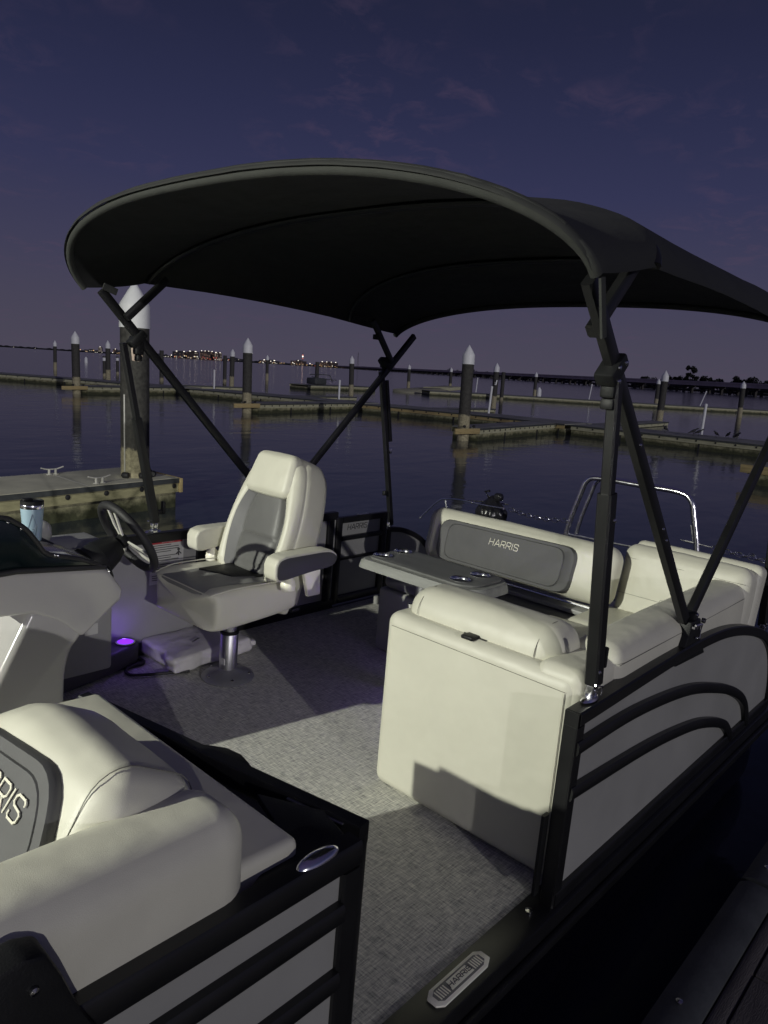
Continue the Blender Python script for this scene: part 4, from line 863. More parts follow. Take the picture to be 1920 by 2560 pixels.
    bm = bmn(); q = A2.lerp(B2, 0.5); box(bm, q.x + 0.035, q.x + 0.053, q.y - 0.008, q.y + 0.008, q.z - 0.03, q.z + 0.005, 0.003); fin('quick_pin', bm, chrome, al_)
    bm = bmn(); q = A2.lerp(B2, 0.22); box(bm, q.x - 0.055, q.x - 0.02, q.y - 0.012, q.y + 0.012, q.z - 0.02, q.z + 0.01, 0.004); q = Vector((3.50, y2, 1.765)); box(bm, q.x - 0.06, q.x - 0.01, q.y - 0.012, q.y + 0.012, q.z - 0.02, q.z + 0.012, 0.004); fin('strap_clip', bm, blackp, al_)
    # hinge blocks
    for c, a_ in ((hubF, 45), (hubA, -45), (Vector((2.752, y, 0.735)), 0)):
        bm = bmn(); Mx = Matrix.Translation(c) @ Matrix.Rotation(R(a_), 4, 'Y'); hl = 0.046 if a_ else 0.035
        box(bm, -0.021, 0.021, -0.029, 0.029, -hl, hl, 0.008, 2, Mx); hb = fin('hinge_block', bm, blackp, bim)
        bm = bmn()
        for dx, dz in ((0.0, 0.035), (0.018, -0.035), (-0.018, -0.01)): p = Mx @ Vector((dx * .8, -s * 0.0295, dz * .8)); lathe(bm, [(0.0075, 0), (0.0065, 0.004), (0.001, 0.006)], tuple(p), 10, Matrix.Rotation(R(90 * s), 4, 'X'))
        fins('hinge_bolt', bm, steelm, hb)
    bm = bmn(); box(bm, hubF.x - 0.012, hubF.x + 0.030, y - 0.021, y + 0.021, 1.535, 1.60, 0.008); box(bm, hubF.x - 0.004, hubF.x + 0.022, y - 0.019, y + 0.019, 1.505, 1.535, 0.006); fin('strap_loop', bm, blackp, bim)
    if near: bm = bmn(); sweep(bm, [(1.655, y - 0.035, 1.815), (1.70, y - 0.036, 1.68)], 0.008, 0.022, up=(1, 0, 0), rect=True); fin('hanging_strap', bm, hemm, can)
    else: bm = bmn(); sweep(bm, [(1.66, y - 0.02, 1.83), (1.72, y - 0.03, 1.81)], 0.014, 0.03, up=(0, 0, 1), rect=True); fin('hanging_strap', bm, canvas, can)
    # quick-release mounts
    for fx_, fz in ((A.x, 0.648 if near else 0.645), (A2.x, 0.462 if near else 0.470)):
        bm = bmn(); lathe(bm, [(0.001, 0.010), (0.4, 0.010), (0.85, 0.007), (1.0, 0.0)], (0, 0, 0), 24); bm.transform(Matrix.Translation((fx_ - 0.012, y - s * 0.01, fz)) @ Matrix.Diagonal((0.046, 0.020, 1, 1)))
        box(bm, fx_ - 0.022, fx_ - 0.014, y - s * 0.01 - 0.012, y - s * 0.01 + 0.012, fz + 0.005, fz + 0.045, 0.002); box(bm, fx_ + 0.004, fx_ + 0.012, y - s * 0.01 - 0.012, y - s * 0.01 + 0.012, fz + 0.005, fz + 0.045, 0.002)
        sweep(bm, [(fx_ - 0.03, y - s * 0.03, fz + 0.055), (fx_ + 0.022, y - s * 0.03, fz + 0.038), (fx_ + 0.02, y - s * 0.03, fz + 0.01)], 0.007); lathe(bm, [(0.008, 0), (0.008, 0.03)], (fx_ - 0.005, y - s * 0.01 + 0.015, fz + 0.03), 10, Matrix.Rotation(R(90), 4, 'X')); fin('deck_hinge', bm, chrome, bim)
    # bracket carrying the pivot
    bm = bmn(); prism(bm, [(2.60, 0.595), (2.90, 0.580), (2.86, 0.625), (2.815, 0.665), (2.80, 0.715), (2.79, 0.745), (2.695, 0.745), (2.69, 0.70), (2.665, 0.65)], 'y', y - 0.034, y + 0.030, 0.006); br_ = fin('pivot_bracket', bm, blackp, bim)
    bm = bmn(); yy = y - s * 0.045; sweep(bm, [(2.705, yy, 0.735), (2.775, yy, 0.728), (2.765, yy, 0.675), (2.735, yy, 0.682)], 0.008, seg=6); box(bm, 2.70, 2.775, yy, yy + s * 0.01, 0.722, 0.73); lathe(bm, [(0.010, 0), (0.010, 0.012)], (2.80, y - s * 0.034, 0.735), 10, Matrix.Rotation(R(90 * s), 4, 'X')); fin('release_lever', bm, chrome, br_)

# ================================================================== LOOSE THINGS ABOARD
tum = thing('tumbler', 'pale blue steel tumbler with black lid on top of the dash', 'cup', (1.105, 1.86, 0.826), boat=True)
tcx, tcy, tz = 1.105, 1.90, 0.83
bm = bmn(); lathe(bm, [(0.028, 0.0), (0.031, 0.003), (0.040, 0.122), (0.0395, 0.124)], (tcx, tcy, tz), 40); tb = fin('cup_body', bm, cupblue, tum)
bm = bmn(); lathe(bm, [(0.0395, 0.124), (0.0402, 0.126), (0.0404, 0.137), (0.0395, 0.139)], (tcx, tcy, tz), 40); fin('steel_rim', bm, chrome, tb)
bm = bmn(); lathe(bm, [(0.0405, 0.139), (0.0405, 0.151), (0.037, 0.154), (0.034, 0.149), (0.001, 0.149)], (tcx, tcy, tz), 36); box(bm, tcx - 0.035, tcx + 0.0, tcy - 0.012, tcy + 0.012, tz + 0.150, tz + 0.162, 0.004); fin('lid', bm, blackp, tb)
bm = bmn()
def cupp(a, z): rr = 0.0312 + (0.0088) * z / 0.122; return (tcx + (rr + 0.0004) * math.cos(a), tcy + (rr + 0.0004) * math.sin(a), tz + z)
A0 = R(-118)
for pl_ in ([(0.45, 0.025), (0.62, 0.07), (0.30, 0.105), (0.10, 0.125), (-0.05, 0.10), (-0.32, 0.062), (-0.28, 0.045), (0.0, 0.05), (0.12, 0.02)], [(0.6, 0.075), (0.35, 0.055), (0.1, 0.06)], [(0.2, 0.03), (0.22, 0.05)]):
    sweep(bm, [cupp(A0 + a * 0.9, z * 0.86) for a, z in pl_], 0.0016, 0.0016, seg=4)
fin('line_art', bm, mat('engraved_line', (0.08, 0.10, 0.14), 0.5), tb)

bag = thing('storage_bag', 'flat white plastic-wrapped cushion lying on the floor under the helm chair', 'bag', (2.1, 2.33, 0), boat=True)
bm = bmn(); t = bmesh.new(); pillow(t, (0, 0, 0), (0.235, 0.165, 0.040), 0.018, (0, 0, 0.012), n=18)
for v in t.verts:
    nn_ = noise.noise(Vector((v.co.x * 11, v.co.y * 14, 2))) * 0.003 + abs(noise.noise(Vector((v.co.x * 16, v.co.y * 15, 5)))) * 0.0035
    edge = max(abs(v.co.x) / 0.235, abs(v.co.y) / 0.165); v.co.z += nn_ * (1 if v.co.z > 0 else 0.2); v.co.x += 0.02 * noise.noise(Vector((v.co.y * 9, v.co.z * 20, 1))) * edge; v.co.y += 0.014 * noise.noise(Vector((v.co.x * 12, v.co.z * 30, 4))) * edge
    if v.co.x < -0.1 and v.co.y < -0.08: v.co += Vector((-0.02, -0.015, 0))
t.transform(Matrix.Translation((2.115, 2.305, 0.050)) @ Matrix.Rotation(R(1), 4, 'Z')); join(bm, t); bb = fin('bag_body', bm, bagm, bag, angle=60)
bm = bmn(); prism(bm, [(2.33, 2.20), (2.40, 2.17), (2.415, 2.21), (2.36, 2.25)], 'z', 0.025, 0.055, 0.01); fin('bag_flap', bm, bagm, bb)
bm = bmn(); lettering(bm, (2.06, 2.235, 0.1135), (0.9, 0.45, 0.0), (-0.45, 0.9, 0.0), 0.0095, wgt=0.2, lift=0.001); fin('bag_print', bm, logod, bb)

bm = bmn(); sweep(bm, smoothpath([(1.50, 2.37, .012), (1.70, 2.35, .012), (1.82, 2.34, .012), (1.83, 2.44, .012), (1.80, 2.45, .012)], 5), 0.02); sweep(bm, smoothpath([(1.82, 2.35, .012), (1.72, 2.32, .012), (1.70, 2.25, .012), (1.76, 2.205, .012), (1.86, 2.16, .012), (1.95, 2.12, .012)], 6), 0.016)
put(fin('floor_cable', bm, rubber, None, boat=True), 'black cable looping over the floor beside the white bag', 'cable')

# ================================================================== NEAR DOCK (we stand on it)
nd = thing('mooring_dock', 'dark timber dock with grey rub rail along the near side of the boat', 'dock', (1.0, -2.0, -0.1))
bm = bmn(); ZT = -0.13
for k in range(60):
    x = -5.0 + k * 0.24; box(bm, x, x + 0.232, -3.2, -0.455, ZT - 0.04, ZT - random.random() * 0.003, 0.003)
fins('deck_board', bm, plankm, nd, False)
bm = bmn(); box(bm, -5, 9.4, -0.450, -0.405, ZT - 0.12, ZT - 0.002, 0.008); box(bm, -5, 9.4, -3.2, -0.6, ZT - 0.30, ZT - 0.05); fin('timber_edge', bm, plankm, nd)
bm = bmn(); sweep(bm, [(-5, -0.345, ZT - 0.01), (2.60, -0.345, ZT - 0.01)], 0.115, 0.07, rect=True, corner=0.5); sweep(bm, [(2.62, -0.345, ZT - 0.008), (9.4, -0.345, ZT - 0.008)], 0.115, 0.07, rect=True, corner=0.5); rb_ = fin('rub_rail', bm, rubrail, nd)
bm = bmn()
for x in (2.72, 1.90, 3.6, 1.0): lathe(bm, [(0.010, 0), (0.010, 0.004), (0.004, 0.006)], (x, -0.34, ZT + 0.027), 12)
fins('rail_bolt', bm, steelm, rb_)

# ================================================================== PILES
def pile_meshes():
    bm = bmn(); lathe(bm, [(0.20, -2.5), (0.20, 1.98)], (0, 0, 0), 40); a = bm
    b = bmn(); lathe(b, [(0.212, 1.95), (0.208, 2.25), (0.20, 2.28), (0.10, 2.45), (0.012, 2.585), (0.001, 2.59)], (0, 0, 0), 40); return a, b
def pile(x, y, label, cap=True, top=2.10, rad=1.0, group='capped mooring piles in the basin', zoff=0.0):
    hsh = (x * 12.9898 + y * 78.233) % 6.28
    t = thing('mooring_pile', label, 'pile', (x, y, WATER), group=group)
    if cap:
        o = PILE['w'].copy(); o2 = PILE['c'].copy(); o.scale = (rad, rad, 1); o2.scale = (rad, rad, 1); o.location = (0, 0, 0.62 + zoff); o2.location = (0, 0, 0.62 + zoff)
        # object coordinates of the wrap keep their stain line about a metre above the water
        for q in (o, o2): COL.objects.link(q); q.parent = t; q.rotation_euler = (0, 0, hsh)
        if x > 10: t.rotation_euler = (0.018 * math.sin(hsh * 3), 0.018 * math.cos(hsh * 2), 0)
    else:
        bm = bmn(); lathe(bm, [(0.19 * rad, -1.5), (0.19 * rad, top)], (x, y, WATER), 24); o = fin('pile_shaft', bm, pilem, t)
    return t
PILE = {}
a_, b_ = pile_meshes()
me = bpy.data.meshes.new('pile_shaft'); a_.to_mesh(me); me.materials.append(pilem); PILE['w'] = bpy.data.objects.new('pile_shaft', me)
me2 = bpy.data.meshes.new('pile_cap'); b_.to_mesh(me2); me2.materials.append(whitec); PILE['c'] = bpy.data.objects.new('pile_cap', me2)
for me_ in (me, me2):
    for p in me_.polygons: p.use_smooth = True
    me_.set_sharp_from_angle(angle=R(35))
np_ = pile(5.46, 9.04, 'large dark pile with white pointed cap rising from the near finger dock')
np_.children[0].parent = np_
bm = bmn()
for a in range(5):
    an = R(-150 + a * 55); lathe(bm, [(0.035, -0.05), (0.045, -0.03), (0.045, 0.03), (0.035, 0.05)], (5.46 + 0.255 * math.cos(an), 9.04 + 0.255 * math.sin(an), -0.145), 16, Matrix.Rotation(an, 4, 'Z') @ Matrix.Rotation(R(90), 4, 'X'))
fins('pile_roller', bm, rubber, np_)
bm = bmn(); sweep(bm, [(5.265, 8.98, -0.19), (5.262, 8.98, 1.0)], 0.022); fin('pile_chafe_strip', bm, cleatm, np_)
bm = bmn(); t = bmesh.new(); pts_ = [(0, 0), (0.10, -0.01), (0.16, 0.06), (0.15, 0.15), (0.09, 0.17), (0.10, 0.22), (0.03, 0.27), (-0.02, 0.20), (0.0, 0.1)]
for i in range(1): pass
V_ = [t.verts.new((5.46 + 0.2035 * math.cos(R(-125) + p[0] * 4.0), 9.04 + 0.2035 * math.sin(R(-125) + p[0] * 4.0), 1.48 + p[1])) for p in pts_]; t.faces.new(V_); bmesh.ops.triangulate(t, faces=t.faces); bmesh.ops.solidify(t, geom=t.faces, thickness=0.002); join(bm, t)
fin('reflector_patch', bm, mat('pale_patch', (0.62, 0.48, 0.36), 0.4), np_, smooth=False)
for x, y, lb in ((17.75, 37.25, 'capped pile with a tan crossboard, left of the large near pile'), (19.75, 25.35, 'capped pile with a tan crossboard on the finger dock behind the helm chair'), (20.45, 14.15, 'large capped pile with a tan crossboard in the middle of the picture')):
    t = pile(x, y, lb)
    bm = bmn(); yy = y - 0.40; box(bm, x - 0.95, x + 0.42, yy, yy + 0.06, -0.38, -0.20, 0.004); fin('crossboard', bm, woodt, t)
    bm = bmn()
    for dx in (-0.28, 0.26): lathe(bm, [(0.03, -0.05), (0.045, -0.03), (0.045, 0.03), (0.03, 0.05)], (x + dx, y - 0.24, -0.14), 12, Matrix.Rotation(R(90), 4, 'Y'))
    fins('pile_roller', bm, rubber, t)
for x, y, lb, r_ in ((43.3, 42.6, 'capped pile just right of the aft bimini legs, behind the white pipe post', 1.0), (78.7, 66.9, 'distant capped pile beside the damaged floating platform', 1.1), (87.4, 66.3, 'small distant capped pile left of the large middle pile', 1.1),
                     (44.6, 29.4, 'capped pile with a pale number mark, right of the large middle pile', 1.0), (43.8, 16.9, 'capped pile seen right of the near bimini leg', 1.0), (70.5, 20.5, 'rightmost capped pile in front of the bridge', 1.1),
                     (35.7, 80.8, 'leftmost slim capped pile far out', 0.9), (29.4, 56.6, 'capped pile just left of the large near pile, before the city lights', 0.95), (38.6, 52.6, 'capped pile behind a bare pile, left of centre', 1.0),
                     (60.4, 75.2, 'thin capped pile in open water with a small tag, before the city lights', 0.95), (88.0, 52.3, 'small capped pile below the long bridge, at mid right', 1.1), (85.2, 34.3, 'capped pile half hidden behind a nearer pile at right', 1.1)):
    pile(x, y, lb, rad=r_)
for x, y, tp, lb in ((37.2, 61.6, 2.75, 'bare dark pile without a cap, right of the large near pile'), (46.1, 64.2, 2.7, 'bare dark pile beside a capped one, left of centre'), (48.5, 52.6, 2.6, 'bare pile with a broken frame on a square float'), (62.9, 40.9, 2.75, 'bare dark pile on the far dock behind the numbered pile')):
    pile(x, y, lb, cap=False, top=tp, group='bare mooring piles without caps')
for x, y, lb in ((34.8, 67.9, 'short black pile with a pale band, left of the large near pile'), (40.3, 75.8, 'smaller short black pile with a pale band, nearest the large pile')):
    t = pile(x, y, lb, cap=False, top=1.9, rad=0.8, group='short banded piles')
    bm = bmn(); lathe(bm, [(0.165, 1.45), (0.165, 1.75)], (x, y, WATER), 20); fin('pale_band', bm, whitec, t)
bm = bmn(); lettering(bm, (44.45, 29.19, 1.05), (0.8, -0.6, 0), (0, 0, 1), 0.28, word="I", wgt=0.3, lift=0.01)
sweep(bm, [(44.38, 29.24, 1.2), (44.33, 29.28, 1.05), (44.45, 29.18, 1.05)], 0.07, seg=5); put(fin('pile_number', bm, whitec), 'pale hand painted mark on the numbered pile', 'pile number')

# ================================================================== DOCKS
DT = -0.19
def offs(path, w):
    P = [Vector((x, y, 0)) for x, y in path]; out = []
    for i, p in enumerate(P):
        d = (P[min(i + 1, len(P) - 1)] - P[max(i - 1, 0)]).normalized(); n = Vector((-d.y, d.x, 0)); out.append((p + n * w))
    return [(p.x, p.y) for p in out]
def dock(name, path, w, label, thick=0.10, holes=True, tan=None, group='floating walkways of the marina', z=DT, mt=None, step=None):
    """path = front edge; w>0 puts the deck to its left"""
    x0, y0 = path[0]; t = thing(name, label, 'dock', (x0, y0, WATER), group=group)
    back = offs(path, w); 
    def strip(a, b, z0, z1):
        bm = bmn(); A = [[bm.verts.new((x, y, zz)) for x, y in L] for L in (a, b) for zz in (z0, z1)]
        a0, a1, b0, b1 = A; n = len(a)
        for i in range(n - 1):
            bm.faces.new((a0[i], a0[i + 1], a1[i + 1], a1[i])); bm.faces.new((b0[i], b0[i + 1], b1[i + 1], b1[i])); bm.faces.new((a1[i], a1[i + 1], b1[i + 1], b1[i])); bm.faces.new((a0[i], a0[i + 1], b0[i + 1], b0[i]))
        for i in (0, n - 1): bm.faces.new((a0[i], a1[i], b1[i], b0[i]))
        return bm
    k = 1 if w > 0 else -1
    fin('walking_surface', strip(offs(path, 0.02 * k), offs(path, w - 0.02 * k), z - 0.05, z), mt or far_top, t, smooth=False)
    fin('float_body', strip(offs(path, 0.06 * k), offs(path, w - 0.06 * k), WATER - 0.3, z - 0.20), pontoonm, t, smooth=False)
    fb = strip(path, offs(path, 0.018 * k), z - 0.21, z - 0.012); f_ = fin('side_board', fb, tan or woodw, t, smooth=False)
    fin('side_board', strip(offs(path, w), offs(path, w - 0.018 * k), z - 0.21, z - 0.012), woodw, t, smooth=False)
    fin('edge_strip', strip(offs(path, -0.03 * k), offs(path, -0.001 * k), z - 0.07, z - 0.004), rubrail, t, smooth=False)
    # bolt recesses along the front board
    bm = bmn(); L = 0.0
    for (xa, ya), (xb, yb) in (zip(path, path[1:]) if x0 < 45 and holes else ()):
        d = Vector((xb - xa, yb - ya, 0)); ln = d.length; d.normalize(); nrm = Vector((d.y, -d.x, 0)) * k; q = 0.3
        while q < ln:
            p = Vector((xa, ya, z - 0.115)) + d * q + nrm * 0.004
            M_ = Matrix.Translation(p) @ Vector((0, 0, 1)).rotation_difference(nrm).to_matrix().to_4x4(); t_ = bmesh.new(); lathe(t_, [(0.036, -0.002), (0.036, 0.006), (0.02, 0.012), (0.001, 0.014)], (0, 0, 0), 10, M_); join(bm, t_); q += step or 0.62
    fins('bolt_head', bm, rubber, f_)
    bm = bmn(); L = 0
    for (xa, ya), (xb, yb) in zip(path, path[1:]):
        d = Vector((xb - xa, yb - ya, 0)); ln = d.length; d.normalize(); q = 2.2
        while q < ln:
            p = Vector((xa, ya, 0)) + d * q; e = Vector((-d.y, d.x, 0)) * k; Mx = Matrix(((d.x, e.x, 0, p.x), (d.y, e.y, 0, p.y), (0, 0, 1, 0), (0, 0, 0, 1))); box(bm, -0.03, 0.03, 0.025, 0.07, WATER - 0.1, z - 0.19, 0, 1, Mx); q += 3.1
    fins('float_joint', bm, rubber, t, False)
    return t
# near finger with cleats, in close-up
nf = dock('finger_dock', [(-9, 7.15), (3.33, 8.36), (5.93, 8.64)], 1.30, 'near finger dock of pale weathered boards left of the helm', group=None, mt=topd, tan=mat('pale_side_board', (0.36, 0.34, 0.19), 0.8, var=0.2, vscale=3, bump=0.002, bscale=60, stretch=(2, 1, 7)), step=0.56)
bm = bmn(); box(bm, 5.935, 5.985, 8.60, 9.95, DT - 0.215, DT - 0.005, 0.004); fin('end_board', bm, woodt, nf)
bm = bmn()
for x in (-3, 0.2, 2.6, 4.5): Mx = Matrix.Translation((x, 8.36 - (3.33 - x) * 0.098 if x < 3.33 else 8.48, 0)); box(bm, -0.006, 0.006, 0.05, 1.3, DT - 0.01, DT + 0.002, 0, 1, Mx)
fins('deck_joint', bm, cleatm, nf, False)
def cleat(x, y, rz, label):
    t = thing('dock_cleat', label, 'cleat', (x, y, DT), group='galvanised cleats on the near finger dock', rz=rz)
    Mx = Matrix.Translation((x, y, DT)) @ Matrix.Rotation(rz, 4, 'Z')
    bm = bmn(); sweep(bm, smoothpath([(-0.17, 0, 0.105), (-0.08, 0, 0.082), (0, 0, 0.078), (0.08, 0, 0.082), (0.17, 0, 0.105)], 4), 0.024, 0.020)
    bm.transform(Mx); fin('cleat_horns', bm, cleatm, t)
    bm = bmn()
    for s in (-1, 1): box(bm, s * 0.05 - 0.012, s * 0.05 + 0.012, -0.014, 0.014, 0.0, 0.08, 0.004); box(bm, s * 0.055 - 0.028, s * 0.055 + 0.028, -0.026, 0.026, 0.0, 0.012, 0.004)
    bm.transform(Mx); fins('cleat_foot', bm, cleatm, t)
cleat(4.72, 8.66, R(8), 'steel cleat on the front edge of the near finger dock')
cleat(4.50, 9.62, R(8), 'steel cleat on the back edge of the near finger dock')
main_path = [(27.9, -14), (27.95, 6.5), (28.05, 14.2)]
dock('marina_walkway', main_path[::-1], 2.4, 'long walkway at right where the dark birds sit', step=0.7)
dock('marina_walkway', [(28.05, 14.5), (28.1, 20.1), (27.2, 25.6)][::-1], 2.4, 'walkway section with a tan side board in the middle', tan=woodt, step=0.7)
dock('marina_walkway', [(27.1, 26.0), (24.5, 37.2)][::-1], 2.4, 'walkway section behind the helm chair', step=0.8)
dock('marina_walkway', [(24.1, 38.0), (21.5, 46.0), (17.5, 54.0), (9.5, 66.0)][::-1], 2.4, 'far left walkway section curving away', step=0.9)
dock('finger_dock', [(20.9, 13.78), (27.98, 14.9)], 1.1, 'finger dock running out to the middle crossboard pile', group='finger docks across the basin', step=0.45)
dock('finger_dock', [(20.2, 25.0), (27.0, 26.3)], 1.1, 'finger dock running out behind the helm chair', group='finger docks across the basin', step=0.5)
dock('finger_dock', [(18.2, 36.9), (24.2, 38.3)], 1.1, 'finger dock running out to the left crossboard pile', group='finger docks across the basin', step=0.6)
dock('finger_dock', [(19.4, 3.55), (27.9, 3.7)], 1.1, 'finger dock ending in a tan board at the right edge', group='finger docks across the basin', step=0.5)
bm = bmn(); box(bm, 19.30, 19.39, 3.3, 4.8, -0.37, -0.17, 0.004); put(fin('dock_end_board', bm, woodt), 'tan board closing the finger dock at the right edge', 'board')
dock('finger_dock', [(30.3, 47.2), (36.0, 46.4)], 1.0, 'low dark finger dock far behind the capped pile left of centre', group='finger docks beyond the walkway', z=-0.42, step=1.2)
dock('finger_dock', [(30.4, 35.6), (37.5, 36.2)], 1.0, 'low dark finger dock beside the aft bimini legs', group='finger docks beyond the walkway', z=-0.42, step=1.2)
dock('finger_dock', [(30.5, 25.2), (39.3, 25.6)], 1.0, 'low finger dock behind the large middle pile', group='finger docks beyond the walkway', z=-0.40, step=0.6)
dock('finger_dock', [(30.5, 15.0), (43.5, 16.2)], 1.0, 'low finger dock behind the near bimini leg', group='finger docks beyond the walkway', z=-0.40, step=1.2)
dock('outer_breakwater', [(58.5, 46.6), (66, 41.5), (73.0, 34.5), (80, 28), (89, 22), (110, 8)], 3.0, 'outer floating breakwater dock before the bridge', step=1.0)
dock('float_block', [(46.1, 51.1), (55.8, 51.6)], 2.5, 'square grey float carrying a bare pile and a broken frame', group=None, step=2.0)
bm = bmn(); sweep(bm, [(47.4, 52.3, 0.75), (48.9, 52.4, 0.8), (50.2, 52.6, 0.75), (50.6, 52.6, 0.1)], 0.09, seg=6); sweep(bm, [(47.6, 52.3, 0.55), (49.2, 52.5, 0.35), (51.2, 52.7, 0.3)], 0.08, seg=6); box(bm, 47.7, 49.2, 51.9, 53.2, -0.15, 0.45, 0.1); put(fin('broken_frame', bm, rubrail), 'twisted pipe frame on the square grey float', 'frame')
bm = bmn(); box(bm, 59.5, 66.5, 50.2, 52.6, WATER - 0.2, -0.25, 0.15, 2, Matrix.Translation((62, 52, -0.3)) @ Matrix.Rotation(R(7), 4, 'X') @ Matrix.Rotation(R(-3), 4, 'Y') @ Matrix.Translation((-62, -52, 0.3)))
box(bm, 63.0, 70.5, 51.6, 54.2, -0.5, -0.1, 0.1, 2, Matrix.Translation((66, 52, -0.3)) @ Matrix.Rotation(R(-4), 4, 'Y') @ Matrix.Translation((-66, -52, 0.3))); sweep(bm, [(63, 51.2, 0.0), (71, 52.5, 0.1)], 0.12, seg=6)
put(fin('damaged_float', bm, woodw), 'damaged tilted float beside a distant capped pile', 'float')
# white pipe posts
for x, y, h, lean, lb in ((28.0, 39.8, 1.05, 0, 'white pipe post on the walkway left of centre'), (29.0, 29.2, 1.0, 0, 'white pipe post seen between the aft bimini legs'), (30.1, 19.8, 1.25, 0.04, 'white pipe post right of the large middle pile'), (31.0, 9.9, 1.15, 0.02, 'white pipe post among the birds at right'),
                       (73.0, 51.3, 1.5, 0.05, 'far thin white post behind the numbered pile'), (79.7, 40.0, 1.6, 0.1, 'far thin white post left of the near bimini leg'), (91.5, 31.5, 1.6, 0.3, 'far leaning white post at right')):
    bm = bmn(); zb = -0.35; r_ = 0.055 if x < 40 else 0.07; d = Vector((lean * 0.6, -lean * 0.8, 1)); p = Vector((x, y, zb)); sweep(bm, [p, p + d * (h + 0.15)], r_ * 2, seg=14, up=(1, 0, 0)); lathe(bm, [(r_ * 1.15, 0), (r_ * 1.15, 0.07), (r_ * 0.6, 0.1)], tuple(p + d * (h + 0.13)), 14)
    put(fin('pipe_post', bm, whitec), lb, 'post', 'white pipe posts on the docks')
# little marker buoy and white spots
for x, y, lb in ((70.0, 145.0, 'small white marker buoy far out at left'), (150, 34, 'small white marker in the water at the right edge'), (88.6, 52.0, 'small pale tag floating by the mid right pile')):
    bm = bmn(); lathe(bm, [(0.3, -0.3), (0.35, 0.2), (0.3, 0.9), (0.1, 1.2)], (x, y, WATER), 12); put(fin('marker_buoy', bm, whitec), lb, 'buoy')
# birds
def bird(x, y, z, rz, s, label):
    Mx = Matrix.Translation((x, y, z)) @ Matrix.Rotation(rz, 4, 'Z') @ Matrix.Scale(s, 4)
    bm = bmn(); P = [(-0.22, 0, 0.10), (-0.12, 0, 0.15), (-0.02, 0, 0.20), (0.07, 0, 0.23), (0.12, 0, 0.28), (0.16, 0, 0.31), (0.20, 0, 0.31), (0.25, 0, 0.30)]; Wd = [0.03, 0.07, 0.13, 0.12, 0.07, 0.07, 0.05, 0.008]
    rings = []
    for p, w in zip(P, Wd): rings.append([bm.verts.new((p[0], w / 2 * math.cos(a), p[2] + w / 2 * math.sin(a))) for a in [2 * math.pi * k / 10 for k in range(10)]])
    for i in range(len(rings) - 1):
        for k in range(10): bm.faces.new((rings[i][k], rings[i][(k + 1) % 10], rings[i + 1][(k + 1) % 10], rings[i + 1][k]))
    bm.faces.new(rings[0][::-1]); bm.faces.new(rings[-1])
    for yy in (-0.03, 0.03): sweep(bm, [(0.0, yy, 0.15), (0.01, yy, 0.08), (0.0, yy, 0.0), (0.05, yy, 0.0)], 0.012, seg=5)
    bm.transform(Mx); put(fin('bird', bm, birdm), label, 'bird', 'dark birds resting on the walkway')
for i, (x, y, rz, s, lb) in enumerate(((29.6, 13.0, 2.6, 1.0, 'bird on the walkway just right of the near bimini front leg'), (29.0, 10.6, 2.9, 0.9, 'leftmost bird of those near the white post, facing away'), (29.1, 9.55, -0.9, 0.9, 'second bird left of the white post'), (29.1, 9.35, -1.2, 0.85, 'bird next to the white post on its left'), (29.2, 8.3, -2.4, 0.85, 'bird just right of the white post'), (29.1, 7.95, -2.2, 0.9, 'rightmost bird beside the white post'), (29.3, 8.75, 2.8, 0.8, 'bird sitting at the foot of the white post'))):
    bird(x, y, DT, rz, s, lb)

# ================================================================== BRIDGE, SHORE, CITY
A_ = Vector((530, 147, 0)); D_ = (Vector((829, 554, 0)) - A_).normalized(); N_ = Vector((-D_.y, D_.x, 0))
def bridge(off, ztop, th, label, m, span, par):
    s0, s1 = -420, 2600; t = thing('bridge', label, 'bridge', tuple(A_ - N_ * off))
    Mx = Matrix(((D_.x, N_.x, 0, A_.x - N_.x * off), (D_.y, N_.y, 0, A_.y - N_.y * off), (0, 0, 1, WATER), (0, 0, 0, 1)))
    bm = bmn(); box(bm, s0, s1, -6, 6, ztop - th, ztop - 1.0, 0, 1, Mx); box(bm, s0, s1, -6.6, 6.6, ztop - 1.0, ztop - par, 0, 1, Mx); fin('bridge_deck', bm, m, t, smooth=False)
    bm = bmn()
    for y in (-6.6, 6.2): box(bm, s0, s1, y, y + 0.4, ztop - par, ztop, 0, 1, Mx)
    fin('parapet', bm, m, t, smooth=False)
    s = s0; i = 0
    while s < s1 and i < 90:
        bm = bmn(); box(bm, s - 0.9, s + 0.9, -6, 6, ztop - th - 1.1, ztop - th, 0, 1, Mx)
        for y in (-3.5, 3.5): box(bm, s - 0.8, s + 0.8, y - 0.8, y + 0.8, -3, ztop - th - 1.1, 0, 1, Mx)
        fin('pier', bm, concd, t, smooth=False); s += span; i += 1
bridge(0, 8.6, 3.2, 'long low concrete bridge crossing the bay at right', concm, 36, 0.9)
bridge(-26, 6.6, 2.6, 'older darker bridge running just behind the main one', concd, 15, 0.9) if False else bridge(40, 6.8, 2.8, 'older dark bridge running just behind the main bridge', concd, 36, 0.8)

